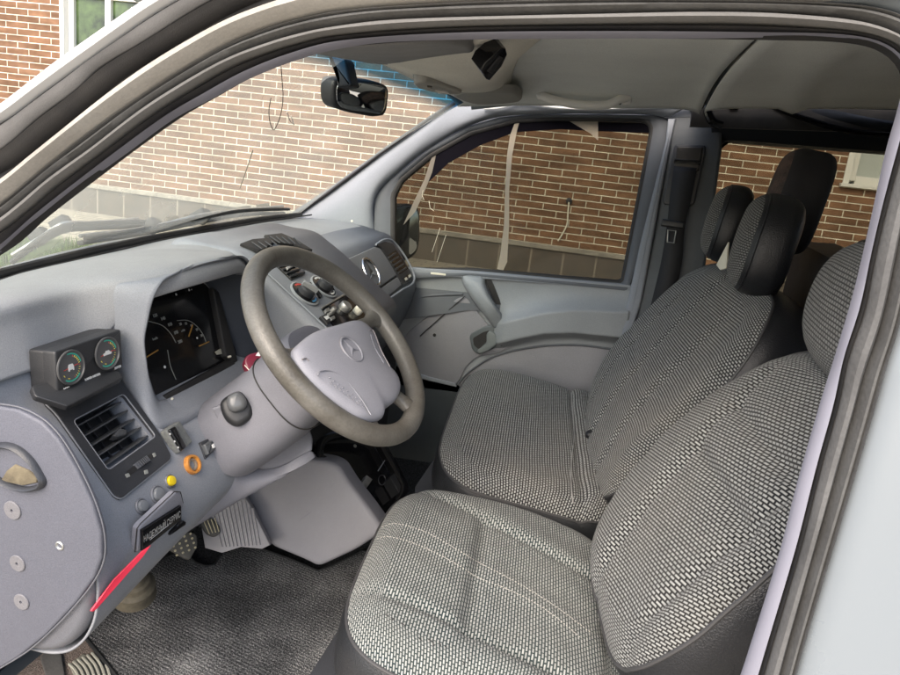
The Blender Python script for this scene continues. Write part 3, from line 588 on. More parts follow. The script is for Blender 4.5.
slab('belt_guide', PB2, [(675, 144.5), (705, 146), (706, 150), (694, 206), (664, 205), (663, 200)], blacks, bp, h=0.010, d=0.02, bevel=0.004, rnd=0.012)
slab('belt_guide_slider', PB2, [(677, 147), (703, 148), (699, 172), (674, 170)], M('guide_brown', (0.04, 0.037, 0.034), 0.35), bp, h=0.016, d=0.01, bevel=0.004, rnd=0.006)
slab('belt_slot', PB2, [(675, 160), (701, 162), (700, 166), (674, 164)], gloss, bp, h=0.022, d=0.008, bevel=0.002)
bel = part('seat_belt', van, 'black seat belt hanging from the pillar')
beltm = M('belt_webbing', (0.014, 0.014, 0.016), 0.7, grain=0.4, gscale=900)
surf('webbing', [[PB2.px(u, v, h) for u, v, h in L] for L in (((674, 166, 0.02), (670, 195, 0.03), (667, 225, 0.03), (661, 262, 0.025), (652, 300, 0.02), (640, 350, 0.01)), ((697, 168, 0.02), (692, 195, 0.03), (685, 226, 0.03), (682, 262, 0.025), (674, 300, 0.02), (664, 350, 0.01)))], beltm, bel, nu=30, nv=3, thick=0.0015)
slab('tongue_cover', PB2, [(663, 220), (685, 224), (684, 230), (661, 227)], black, bel, h=0.04, d=0.016, bevel=0.004, rnd=0.005)
tube('tongue', [PB2.px(u, v, 0.036) for u, v in ((668, 230), (676, 231), (674, 243), (667.5, 242))], 0.0025, steel, bel, closed=True)
# ---- rear side: window, dark trim, far panels
side = part('rear_side_panel', van, 'dark side panel behind the passenger seats')
RW = [(719, 150), (723, 142), (731, 139.5), (789, 144), (886, 151), (1000, 160), (975, 330), (840, 318), (700, 308), (708, 230)]
RWo = [(706, 130), (712, 108), (733, 100), (789, 108), (886, 125), (1040, 135), (1010, 420), (840, 420), (640, 420), (690, 230)]
PR = PL((-0.3, -0.80, 1.22), (0, 0.983, 0.186), (-1, 0, 0))
darkint = M('rear_dark_trim', (0.022, 0.026, 0.034), 0.6, grain=0.3, var=0.2)
ringband('panel', RWo, RW, PR, 0.01, 0.0, darkint, side, bul=0.0, d=0.04)
slab('rear_window', PR, RW, tint_rear, side, h=-0.012, d=0.003, bevel=0)
# curved roof-edge trim with its groove
rt = [(709, 89), (733, 92), (771, 98), (833, 111), (891, 123), (990, 132)]; rb = [(712, 140), (735, 140.5), (789, 144.5), (840, 148.5), (891, 152), (990, 158)]
rows = [[PR.px(u+4, v-16, 0.06) for u, v in rt], [PR.px(u+1, v-3, 0.12) for u, v in rt], [PR.px(u, v, 0.13) for u, v in rt], [PR.px(a[0]*0.7+b[0]*0.3, a[1]*0.7+b[1]*0.3, 0.12) for a, b in zip(rt, rb)], [PR.px(a[0]*0.35+b[0]*0.65, a[1]*0.35+b[1]*0.65, 0.08) for a, b in zip(rt, rb)], [PR.px(u, v, 0.01) for u, v in rb]]
surf('roof_edge_trim', rows, M('rear_roof_trim', (0.03, 0.034, 0.042), 0.9, spec=.05, grain=0.2, var=0.1), van, nu=40, thick=0.005, label='dark curved trim over the rear side window')
tube('trim_groove', [PR.px(u, v, 0.128) for u, v in ((736, 94), (758, 100), (785, 111), (812, 121), (835, 128), (862, 133), (895, 135))], 0.008, gloss, van, smoothn=40)
tube('hose', [PR.px(u, v, 0.13) for u, v in ((727, 96), (714, 96), (708, 102), (708, 112), (713, 122), (722, 126))], 0.012, gloss, van, smoothn=24)
slab('clip', PR, [(722, 112), (733, 112), (731, 121), (723, 121)], gloss, van, h=0.135, d=0.02, bevel=0.002)
slab('bracket', PR, [(729, 124), (759, 132), (759, 137), (728, 136)], M('bracket_olive', (0.012, 0.013, 0.011), 0.7), van, h=0.11, d=0.02, bevel=0.002)

# ---- windscreen
wscreen = part('windscreen', van)
BASE = [(0.90, 0.80, 1.375), (0.985, 0.5, 1.378), (1.05, 0.15, 1.378), (1.08, -0.2, 1.378), (1.09, -0.5, 1.378), (1.075, -0.73, 1.375)]
HEAD = [(0.46, 0.66, 1.752), (0.505, 0.42, 1.772), (0.522, 0.1, 1.782), (0.532, -0.185, 1.782), (0.522, -0.5, 1.772), (0.485, -0.655, 1.752)]
rows = [BASE]
for f in (0.33, 0.66): rows.append([tuple(np.array(a)*(1-f)+np.array(b)*f + np.array((0.5, 0, 0.75))*0.02*sin(pi*f)) for a, b in zip(BASE, HEAD)])
rows.append(HEAD)
surf('glass', rows, ws_glass, wscreen, nu=60, nv=30, thick=0, sharp=None)
tube('edge_seal', [PD.px(u, v, 0.062) for u, v in ((289, 219), (300, 212.5), (330, 191.5), (380, 154), (430, 118.5), (462, 98)) ], 0.008, rubber, wscreen, seg=8, flat=0.6)
tube('edge_seal', [np.array(p)+np.array((-0.012, 0, 0.004)) for p in [(.945, .66, 1.377)]+BASE[1:]], 0.008, rubber, wscreen, seg=8, smoothn=40)
tube('edge_seal', [np.array(p)+np.array((0.0, 0, 0.0)) for p in HEAD[1:]], 0.006, rubber, wscreen, seg=8, smoothn=40)
WPL = PL((1.052, 0, 1.378), np.cross((0, 1, 0), (-0.53, 0, 0.404)), (0, -1, 0))
WPL.n = WPL.n if WPL.n[0] < 0 else -WPL.n
def wpx(u, v, h=0.0): return WPL.px(u, v, h)
tube('crack', [wpx(u, v, 0.0) for u, v in ((281, 66), (282, 80), (283, 95), (282, 108), (279, 120), (274, 130), (270, 122), (269, 110), (271, 98))], 0.0008, rubber, wscreen, seg=5, smoothn=40, label='thin dark curved crack in the glass')
tube('crack', [wpx(u, v) for u, v in ((287, 112), (290, 121), (294, 125), (291, 116))], 0.0008, white, wscreen, seg=5)
tube('crack', [wpx(u, v) for u, v in ((253, 150), (247, 168), (240, 188))], 0.001, ledgem, wscreen, seg=5)
# ---- cowl and wipers outside the glass
cowl = part('cowl', van, 'dark ribbed cowl panel under the wipers')
rows = [[np.array(p)+np.array((dx, 0, dz)) for p in BASE] for dx, dz in ((0.004, -0.03), (0.05, -0.045), (0.12, -0.06), (0.2, -0.075))]
rows = [[np.array((r[0][0], r[0][1]+0.0, r[0][2]))]+r[1:] for r in rows]
surf('cowl_panel', rows, M('cowl_plastic', (0.10, 0.11, 0.11), 0.5, grain=0.3, var=0.3), cowl, nu=50, thick=0.004)
bon = [[(0.2+b[0]+d*1.0, b[1], b[2]-0.07-d*0.42-0.1*d*d) for b in BASE] for d in (0, 0.2, 0.45, 0.8)]
surf('bonnet', bon, paint, van, nu=40, thick=0.004, label='white bonnet seen through the windscreen foot')
wipm = M('wiper_black', (0.02, 0.022, 0.024), 0.6, var=0.3)
def wq(u, v, h=-0.03): return WPL.px(u, v, h)
for nm, A in (('wiper', ((12, 262), (40, 243), (62, 231), (90, 228), (138, 226))), ('wiper', ((80, 243), (150, 232), (200, 222), (240, 215), (283, 213)))):
    wi = part(nm, van)
    tube('arm', [wq(u, v, -0.045) for u, v in A], 0.009, wipm, wi, smoothn=24, flat=0.6)
    tube('blade', [wq(u, v-4, -0.02) for u, v in ((A[0][0]+5, A[0][1]), *A[1:-1], (A[-1][0]+6, A[-1][1]))], 0.005, rubber, wi, smoothn=24)
    tube('blade_spring', [wq(u, v-7+2*((i % 2)), -0.03) for i, (u, v) in enumerate(A)], 0.004, steel, wi, smoothn=24)
    for t in (1, 2):
        u, v = A[t]; V_, F_ = prism(rounded([wq(u+a, v+b, -0.03) for a, b in ((-9, 1), (6, -8), (14, -6), (4, 4))], 0.006), WPL.n, 0.02, 0.004); obj('bracket', V_, F_, wipm, wi)
for A in (((2, 270), (60, 255), (130, 240), (200, 231), (285, 222)), ((0, 279), (60, 264), (120, 250), (180, 240))):
    tube('washer_hose', [wq(u, v, -0.05) for u, v in A], 0.006, steel, cowl, smoothn=30)
for k in range(7):
    u = 150+k*18; V_, F_ = prism([wq(u+a, 223-k*2.6+b, -0.06) for a, b in ((0, 0), (12, -1.8), (12, 2), (0, 4))], WPL.n, 0.01, 0.001); obj('cowl_rib', V_, F_, M('rib_ochre', (0.17, 0.14, 0.09), 0.7), cowl)
# ---- headliner
roof = part('headliner', van)
def zr(x, y): return 1.80 - 0.05*(abs(y)/0.66)**2.6 - 0.03*max(0, x-0.25)
def roofgrid(name, x0, x1, y0, y1, mat, f=None, nx=40, ny=50, up=0.0, dh=None):
    G = [[(x0+(x1-x0)*i/nx, y0+(y1-y0)*j/ny, zr(x0+(x1-x0)*i/nx, y0+(y1-y0)*j/ny)+up+(dh(x0+(x1-x0)*i/nx, y0+(y1-y0)*j/ny) if dh else 0)) for j in range(ny+1)] for i in range(nx+1)]
    V_, F_ = gridVF(G); F_ = orient(V_, F_); o = obj(name, V_, F_, mat, roof, sharp=None)
    s = o.modifiers.new('t', 'SOLIDIFY'); s.thickness = 0.006; s.offset = -1; return o
def wr(x, y): return 0.004*sin(x*14+y*5)+0.006*math.exp(-((x+0.03+0.1*y)/0.05)**2)*-0.4
roofgrid('front_lining', 0.53, -0.155, -0.70, 0.72, headl, dh=lambda x, y: 0.35*wr(x, y)-0.012*math.exp(-((x+0.155)/0.02)))
roofgrid('rear_lining', -0.165, -1.6, -0.648, 0.73, headl, dh=lambda x, y: -0.010*math.exp((x+0.165)/0.035)+0.008*sin(3*x+2*y)-0.014*math.exp(-((x+0.30-0.12*y)/0.02)**2))
tube('roof_seam', [(-0.158, y, zr(-0.158, y)-0.004) for y in np.linspace(-0.66, 0.6, 30)], 0.004, rubber, roof, seg=8)
oc = part('overhead_console', van)
# padded console along the windscreen header, thick in the middle
con_front = [(0.50, 0.30, 1.770), (0.520, 0.1, 1.770), (0.526, -0.1, 1.768), (0.522, -0.3, 1.765), (0.515, -0.5, 1.762)]
con_mid = [(0.40, 0.30, 1.752), (0.41, 0.1, 1.735), (0.42, -0.1, 1.728), (0.43, -0.3, 1.742), (0.43, -0.5, 1.752)]
con_rear = [(0.24, 0.36, 1.757), (0.255, 0.15, 1.738), (0.285, 0.0, 1.738), (0.32, -0.2, 1.742), (0.36, -0.42, 1.755)]
con_end = [(0.16, 0.40, 1.79), (0.17, 0.18, 1.79), (0.23, 0.0, 1.79), (0.29, -0.25, 1.785), (0.34, -0.5, 1.78)]
surf('console_shell', [con_front, con_mid, con_rear, con_end], consol, oc, nu=50, nv=36, thick=0.004, sharp=None)
CPL = PL((0.36, 0.0, 1.742), (-0.15, 0.05, -1), (0, -1, 0))
slab('reading_lamp', CPL, [(412, 72), (424, 70), (440, 73), (455, 78), (462, 83), (448, 84), (430, 81), (416, 77)], M('lamp_housing', (0.33, 0.32, 0.29), 0.5), oc, h=0.022, d=0.03, bevel=0.006, rnd=0.01)
slab('lamp_lens', CPL, [(434, 78), (446, 79.5), (449, 82.5), (437, 81)], M('lamp_lens', (0.8, 0.8, 0.75), 0.15), oc, h=0.024, d=0.004, bevel=0.001)
slab('lamp_switch', CPL, [(426, 73), (431, 74), (431, 75.5), (426, 74.5)], gloss, oc, h=0.024, d=0.004, bevel=0.001)
VPL = PL(at(490, 58, z=1.736), nrm((-0.62, 0.5, -0.60)), (-.5, -0.62, 0))
slab('switch_panel', VPL, [(477, 66), (481, 58), (498, 43), (502, 44), (503.5, 50), (498, 62), (486, 76), (483, 75)], gloss, oc, h=0.012, d=0.03, bevel=0.002, label='black switch panel in the overhead console')
slab('switch', VPL, [(482.5, 66), (495, 51), (499, 53), (488, 69)], black, oc, h=0.014, d=0.006, bevel=0.002)
for nm, top, bot in (('sun_visor', ((0.50, 0.30), (0.47, 0.15), (0.38, 0.12), (0.30, 0.20), (0.255, 0.30), (0.24, 0.50), (0.30, 0.60), (0.42, 0.60), (0.48, 0.5)), 1.742), ):
    P = crom([(x, y, zr(x, y)-0.045) for x, y in top], 70, True); V_, F_ = prism(P, (0, 0, -1), 0.022, 0.008); obj(nm, V_, F_, visor, van, label='dark grey sun visor folded up above the driver')
P = crom([(0.455, -0.36, 1.738), (0.395, -0.29, 1.738), (0.31, -0.32, 1.742), (0.30, -0.40, 1.744), (0.325, -0.58, 1.742), (0.38, -0.62, 1.738), (0.455, -0.62, 1.735), (0.475, -0.5, 1.737)], 70, True)
V_, F_ = prism(P, (0, 0, -1), 0.02, 0.008); obj('sun_visor', V_, F_, M('passenger_visor', (0.30, 0.295, 0.27), 0.8, grain=0.3, var=0.06), van, label='pale sun visor folded up above the passenger side')
tube('roof_rail_edge', [PD.px(u, v, 0.07) for u, v in ((484, 108.5), (500, 107.5), (520, 103), (560, 107.5), (600, 108.5), (650, 105.5), (694, 103.5))], 0.004, headl, roof, smoothn=50)
# grab handle
gh = part('grab_handle', van, 'pale grab handle over the passenger window')
GP = PL((0.15, -0.60, 1.745), (0, 0.9, -0.4), (-1, 0, 0))
hm = M('handle_plastic', (0.80, 0.79, 0.75), 0.45, var=0.06)
tube('grip', [GP.px(u, v, h) for u, v, h in ((540, 94, 0.005), (545, 97, 0.028), (560, 101.5, 0.036), (585, 105, 0.038), (608, 104.5, 0.034), (618, 100, 0.028), (628, 97, 0.006))], 0.0115, hm, gh, smoothn=40, seg=14)
for u, v in ((541, 94), (626, 99)):
    slab('mount', GP, [(u-5, v-4), (u+5, v-4), (u+6, v+4), (u-3, v+5)], hm, gh, h=0.014, d=0.02, bevel=0.005, rnd=0.008)
lathe('screw', GP.px(546, 97.5, 0.038), GP.n, [(0.004, -0.005), (0.004, 0.001), (0.001, 0.001)], blacks, gh, seg=12); lathe('screw', GP.px(620, 103, 0.03), GP.n, [(0.004, -0.005), (0.004, 0.003), (0.001, 0.003)], blacks, gh, seg=12)
# ---- interior mirror
im = part('interior_mirror', van, 'black rear view mirror on the windscreen')
IM = PL(at(362, 98, y=0.0), nrm((-0.90, 0.40, -0.20)), (-0.40, -0.90, 0))
mo = [(334, 80), (342, 78.5), (360, 79.5), (380, 82.5), (388, 86), (390, 92), (388, 110), (385, 116), (375, 117.5), (350, 113), (337, 109), (333, 103), (332, 92)]
slab('housing', IM, mo, black, im, h=0.0, d=0.035, bevel=0.008, rnd=0.01)
slab('mirror_glass', IM, [(338, 83), (345, 81.5), (360, 82.5), (380, 85.5), (386, 89), (386.5, 95), (384.5, 109), (380, 114), (350, 110), (340, 107), (336.5, 101), (336, 90)], mirg, im, h=0.0015, d=0.004, bevel=0.0008, rnd=0.008)
V_, F_ = prism(rounded([at(u, v, y=0.10) for u, v in ((326, 52), (345, 58), (347, 66), (350, 80), (352, 86), (336, 88), (337, 78), (334, 68))], 0.008), (0, 1, 0), 0.04, 0.006); obj('stem', V_, F_, black, im)

# ================================================================== dashboard
dash = part('dashboard', van)
# top skin from the windscreen foot to the crest
def topst(y, base, m1, crest, drop): return [(base[0], y, base[1]), (m1[0], y, m1[1]), (crest[0]+0.03, y, crest[1]+0.002), (crest[0], y, crest[1]-0.006), (crest[0]-0.006, y, crest[1]-0.03)] + [(drop[0], y, drop[1])]
ST = [topst(0.80, (0.90, 1.372), (0.82, 1.386), (0.768, 1.386), (0.7390, 1.300)),
      topst(0.70, (0.93, 1.372), (0.84, 1.388), (0.764, 1.389), (0.7390, 1.300)),
      topst(0.60, (0.95, 1.372), (0.85, 1.392), (0.757, 1.392), (0.7390, 1.300)),
      topst(0.54, (0.97, 1.372), (0.86, 1.396), (0.69, 1.402), (0.70, 1.36)),
      topst(0.48, (0.99, 1.372), (0.86, 1.400), (0.657, 1.4115), (0.68, 1.38)),
      topst(0.33, (1.015, 1.372), (0.86, 1.402), (0.659, 1.4105), (0.68, 1.38)),
      topst(0.255, (1.03, 1.372), (0.86, 1.398), (0.69, 1.395), (0.70, 1.36)),
      topst(0.20, (1.035, 1.372), (0.87, 1.398), (0.745, 1.392), (0.72, 1.36)),
      topst(0.05, (1.06, 1.372), (0.87, 1.402), (0.755, 1.394), (0.73, 1.36)),
      topst(-0.14, (1.075, 1.372), (0.87, 1.400), (0.755, 1.392), (0.73, 1.36)),
      topst(-0.20, (1.08, 1.372), (0.88, 1.385), (0.77, 1.365), (0.74, 1.33)),
      topst(-0.26, (1.08, 1.372), (0.88, 1.365), (0.775, 1.332), (0.75, 1.30)),
      topst(-0.50, (1.08, 1.372), (0.89, 1.36), (0.775, 1.330), (0.75, 1.30)),
      topst(-0.755, (1.065, 1.368), (0.89, 1.36), (0.785, 1.338), (0.755, 1.30))]
rows = [[s[k] for s in ST] for k in range(6)]
surf('top_skin', rows, M('dash_top_plastic', (0.305, 0.312, 0.325), 0.6, grain=0.35, gscale=700, col2=(0.265, 0.27, 0.28), vscale=5, bumpd=0.0005), dash, nu=150, nv=60, thick=0.005, sharp=None)
tube('top_seam', [(s[0][0]-0.03, s[0][1], 1.378) for s in ST], 0.0025, rubber, dash, smoothn=80, seg=6)
# left face: profile swept along y, from the door end to the column
def prof_sweep(name, prof, ys, mat, parent, n=40, thick=0.005, f=None, nu=30):
    rows = []
    for y in ys: rows.append([(x+(f(y, z)[0] if f else 0), y, z+(f(y, z)[1] if f else 0)) for x, z in prof])
    return surf(name, rows, mat, parent, nu=n, nv=nu, thick=thick, sharp=None)
pf = [(0.780, 1.378), (0.768, 1.350), (0.750, 1.315), (0.732, 1.262), (0.700, 1.222), (0.66, 1.177), (0.622, 1.133), (0.601, 1.088), (0.597, 1.05), (0.611, 1.00), (0.650, 0.955), (0.70, 0.94), (0.80, 0.95)]
def left_skin():
    P = crom([(x, 0, z) for x, z in pf], 150); ys = np.concatenate([np.linspace(.775, .40, 130)]); G = []
    for y in ys:
        row = []
        for x, _, z in P:
            dx = 0.0
            if .588 < y < .688 and 1.160 < z < 1.238: dx = 0.05            # opening of the side vent
            if y < .563 and z > 1.170: dx = 0.06                            # behind the instrument hood
            if y < .455 and z <= 1.170: dx += 0.10*((.455-y)/.055)**2.5
            row.append((x+dx, y, z + (.72-y)*.15*max(0, min(1, (1.05-z)/.07))))
        G.append(row)
    V_, F_ = gridVF(np.array(G)); F_ = orient(V_, F_); o = obj('left_face', V_, F_, dashg, dash, sharp=50)
    m = o.modifiers.new('t', 'SOLIDIFY'); m.thickness = 0.003; m.offset = -1
left_skin()
# rounded edge to the end panel
pe = [(0.776, a) for a in ()]
ep = part('end_panel', dash)
EP = PL((0.7, 0.785, 1.1), (0, 1, 0), (-1, 0, 0)); EP.e2 = np.array([0, 0, 1.0])
epo = [(p[0]+0.004, 0.785, p[1]) for p in pf[1:]] + [(0.86, 0.785, 0.9), (1.0, 0.785, 0.95), (1.0, 0.785, 1.36), (0.80, 0.785, 1.372)]
V_, F_ = prism(crom(epo, 120, True), (0, 1, 0), 0.02, 0.012, 5); obj('end_skin', V_, F_, M('end_skin_plastic', (.11, .114, .13), .5, grain=.35, gscale=700, var=.08), dash)
eo = [(-30, 402), (0, 404), (22, 408), (45, 420), (62, 438), (80, 468), (95, 500), (104, 530), (105, 555), (98, 575), (80, 600), (50, 632), (22, 655), (-40, 690)]
slab('end_cover', EP, eo, M('end_cover_plastic', (0.10, 0.105, 0.13), 0.5, grain=0.4, gscale=700, var=0.08, bumpd=0.0005), ep, h=0.006, d=0.01, bevel=0.004)
tube('cover_lip', [EP.px(u, v, 0.005) for u, v in eo], 0.0011, MATS['end_skin_plastic'], ep, smoothn=80, seg=6)
for u, v, r in ((13, 510, 0.0125), (18, 563, 0.0115), (22, 601.5, 0.0115)):
    lathe('blanking_plug', EP.px(u, v, 0.006), EP.n, [(r, -0.001), (r, 0.0012), (r*0.93, 0.002), (0.0022, 0.002), (0.002, -0.002), (0.0001, -0.002)], M('plug_grey', (0.16, 0.158, 0.17), 0.5, grain=0.4, var=0.1), ep, seg=36)
lathe('screw', EP.px(60, 545.5, 0.006), EP.n, [(0.006, -0.001), (0.006, 0.001), (0.0045, 0.002), (0.0035, 0.0), (0.002, -0.001), (0.0001, -0.001)], steel, ep, seg=20)
# door-demist outlet: framed hole with a dusty shelf inside
ho = [(-8, 446), (6, 440), (22, 443), (37, 455), (48, 472), (51, 480), (47, 486), (30, 489), (8, 482), (-8, 470)]
hi_ = [(-3, 450), (7, 446), (20, 449), (33, 459), (43, 473), (45, 479), (42, 482), (29, 484), (10, 478), (-3, 467)]
ringband('demist_frame', smooth_loop(ho), smooth_loop(hi_), EP, 0.008, 0.008, blacks, ep, bul=0.006, d=0.006)
hin = [EP.px(u, v, 0.0) for u, v in smooth_loop(hi_)]
G = [[p+np.array((0, 0.0075, 0)) for p in hin], [p+np.array((0, -0.02, 0)) for p in hin], [p*0.9+np.mean(hin, axis=0)*0.1+np.array((0, -0.045, 0)) for p in hin]]
V_, F_ = gridVF(np.array(G), closed_v=True); F_.append(tuple(2*len(hin)+i for i in range(len(hin)))); obj('demist_duct', V_, F_, black, ep)
slab('duct_shelf', EP, [(6, 478), (12, 468), (20, 462), (34, 468), (42, 474), (42, 480), (28, 483)], M('dusty_felt', (0.20, 0.17, 0.11), 0.9, col2=(0.09, 0.075, 0.05), vscale=60), ep, h=0.0082, d=0.004, bevel=0.0015)
# ---- instrument hood: loop between the opening edge and the surrounding skin
OPN = [(160.4, 400, .525), (150.7, 381.7, .545), (146.4, 362, .555), (143.9, 341, .56), (147.5, 319.4, .56), (152.9, 298, .555), (161.5, 282, .54), (168, 276.5, .525), (193.7, 265.7, .45), (226, 258.2, .36), (241, 257.6, .31), (250, 264, .27), (255, 285, .25), (258, 310, .24), (259, 335, .238), (257, 356, .245), (205, 381, .39)]
OUT = [(.655, .565, 1.172), (.70, .565, 1.222), (.730, .565, 1.262), (.738, .565, 1.300), (.750, .570, 1.345), (.752, .570, 1.385), (.70, .545, 1.396), (.67, .52, 1.402), (.657, .45, 1.4095), (.658, .36, 1.4095), (.666, .31, 1.407), (.69, .255, 1.394), (.71, .205, 1.365), (.70, .195, 1.30), (.68, .195, 1.22), (.65, .195, 1.172), (.65, .39, 1.172)]
op3 = [at(u, v, y=y) for u, v, y in OPN]
INN = [(.694, .545, 1.20), (.700, .552, 1.215), (.705, .556, 1.24), (.715, .556, 1.27), (.725, .555, 1.30), (.735, .552, 1.33), (.742, .54, 1.352), (.745, .52, 1.358), (.745, .45, 1.358), (.745, .40, 1.358), (.745, .34, 1.356), (.744, .30, 1.35), (.74, .285, 1.33), (.728, .28, 1.30), (.715, .278, 1.255), (.70, .28, 1.207), (.694, .42, 1.20)]
cluster = part('instrument_cluster', van)
NL = 170
def blendloop(A, B, fs, bul=None):
    A, B = crom(A, NL, True), crom(B, NL, True); return [A*(1-f)+B*f + (bul*sin(pi*f) if bul is not None else 0) for f in fs]
G = blendloop(OUT, op3, [0, .3, .6, .8, .92, 1.0], np.array((-0.004, 0, 0.002)))
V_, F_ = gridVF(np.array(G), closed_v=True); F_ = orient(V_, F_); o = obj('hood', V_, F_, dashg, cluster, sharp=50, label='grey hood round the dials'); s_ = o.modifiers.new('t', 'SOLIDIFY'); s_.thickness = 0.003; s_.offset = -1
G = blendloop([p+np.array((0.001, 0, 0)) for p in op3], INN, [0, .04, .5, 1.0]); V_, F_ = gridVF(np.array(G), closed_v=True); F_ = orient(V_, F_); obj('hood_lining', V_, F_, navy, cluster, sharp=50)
CL = PL((.70, .40, 1.215), nrm((-.130, 0, .045)), (0, -1, 0))
V_, F_ = prism([p-CL.n*((p-CL.o)@CL.n) for p in crom(INN, 120, True)], CL.n, 0.01, 0.001); obj('dial_face', V_, F_, gloss, cluster)
slab('inner_bezel', CL, [(208, 289), (214, 293), (233, 362), (229, 364), (221, 357), (210, 300)], rubber, cluster, h=0.012, d=0.012, bevel=0.003)
slab('inner_bezel', CL, [(160, 403), (160, 396), (226, 360), (231, 365), (165, 408)], rubber, cluster, h=0.012, d=0.012, bevel=0.003)
def cpx(u, v): return CL.loc(CL.px(u, v))
def polyarc(name, pts, r, mat, parent, pl, h=0.0035, n=24): return tube(name, [pl.px(u, v, h) for u, v in pts], r, mat, parent, smoothn=n, seg=5)
polyarc('speed_scale', [(147, 321), (150.2, 321.6), (162.8, 325.9), (171.4, 334.5), (175.9, 342.8)], 0.0006, dialm, cluster, CL)
polyarc('lower_scale', [(167.6, 350), (170.5, 366), (176, 379.5)], 0.0006, dialm, cluster, CL)
polyarc('rev_scale', [(177, 320.5), (187.8, 320.5), (196.5, 325.9), (203, 334.5), (206, 341.7)], 0.0006, dialm, cluster, CL)
for s, u, v in (('120', 153.5, 316), ('140', 161.5, 319), ('160', 168.5, 325), ('180', 174.5, 333), ('200', 178.6, 342)): textm('speed_numeral', s, CL, cpx(u, v), 0.0072, dialm, cluster, h=0.0032, bold=0.0002)
for s, u, v in (('20', 179, 324.5), ('15', 184.5, 324), ('10', 190, 326), ('25', 195.5, 330), ('30', 200, 336)): textm('rev_numeral', s, CL, cpx(u, v), 0.006, dialm, cluster, h=0.0032, bold=0.0001)
textm('unit_text', 'km/h', CL, cpx(153.5, 339), 0.006, dialm, cluster, h=0.0032); textm('unit_text', 'x100', CL, cpx(181.5, 331), 0.005, dialm, cluster, h=0.0032)
for a, b in (((145, 358), (158, 350)), ((192.6, 325), (188.8, 336.5)), ((199.4, 346), (209, 341.7))): tube('needle', [CL.px(*a, 0.006), CL.px(*b, 0.006)], 0.0011, orgm, cluster, seg=6)
for u, v, r in ((164.7, 367, .0025), (197, 338, .002), (176, 294.5, .002), (189, 290, .002), (191.5, 289.6, .001)): lathe('warning_light', CL.px(u, v, 0.003), CL.n, [(r, 0), (r, 0.0005)], white, cluster, seg=10)
slab('service_display', CL, [(214, 352), (219, 349), (224, 351), (222, 354), (216, 355)], M('display_cream', (0.45, 0.44, 0.36), 0.4), cluster, h=0.0035, d=0.002, bevel=0.0003)
lathe('trip_button', CL.px(228, 357, 0.012), CL.n, [(0.002, 0), (0.002, 0.006), (0.001, 0.007)], cream, cluster, seg=10)
lathe('trip_button', at(172, 399, y=.50), (-.7, 0, .7), [(0.0018, -0.002), (0.0018, 0.002)], cream, cluster, seg=10)
# ---- lower face right of the vent, and lip under the dials
pl2 = [(.715, 1.215), (.680, 1.200), (.66, 1.180), (.640, 1.152), (.637, 1.140), (.66, 1.135), (.75, 1.13)]
prof_sweep('lip_face', pl2, (.566, .53, .45, .30, .20), dashg, dash, n=60, nu=30)
FPL = PL((.729, .70, 1.256), (-.754, 0, .656), (0, -1, 0)); FPL.o = FPL.o + FPL.n*0.002
FP2 = PL((.6210, .6, 1.133), nrm((-.906, 0, .423)), (0, -1, 0)); FP3 = PL((.5965, .6, 1.05), nrm((-.958, 0, -.2)), (0, -1, 0))
# ---- left air vent module
vent = part('side_air_vent', dash, 'black vent with crossed slats beside the gauge pod')
VO = [(41, 401), (110, 373.5), (118, 379), (156.5, 432), (171, 459), (120, 500), (113, 497), (55, 414)]
VI = [(71.5, 422), (122, 395), (154.5, 437.4), (106.8, 471.7)]
vo3 = rs(rounded([FPL.px(*p) for p in VO], 0.008), 120); vi3 = rs(rounded([FPL.px(*p) for p in VI], 0.006), 120)
def alignloop(A, B):
    k = int(np.argmin(np.linalg.norm(B-A[0], axis=1))); B = np.roll(B, -k, axis=0)
    B2 = np.roll(B[::-1], 1, axis=0); return B if np.linalg.norm(B-A, axis=1).sum() < np.linalg.norm(B2-A, axis=1).sum() else B2
vi3 = alignloop(vo3, vi3); n_ = FPL.n
G = [vo3-n_*0.004, vo3+n_*0.002, vo3*0.97+vi3*0.03+n_*0.004, vi3*0.97+vo3*0.03+n_*0.004, vi3+n_*0.002, vi3-n_*0.032]
V_, F_ = gridVF(np.array(G), closed_v=True); F_ = orient(V_, F_); F_.append(tuple(5*120+i for i in range(120))); obj('bezel', V_, F_, blacks, vent, sharp=40)
tube('rim_line', vo3+n_*0.0015, 0.0012, M('edge_light', (0.22, 0.23, 0.25), 0.4), vent, seg=6, closed=True, upv=n_)
slab('opening_back', FPL, [(66, 422), (124, 390), (160, 437), (106, 478)], rubber, vent, h=-.0285, d=.002, bevel=0)
tube('opening_rim', vi3+n_*0.0035, 0.001, M('edge_light', (0.22, 0.23, 0.25), 0.4), vent, seg=6, closed=True, upv=n_)
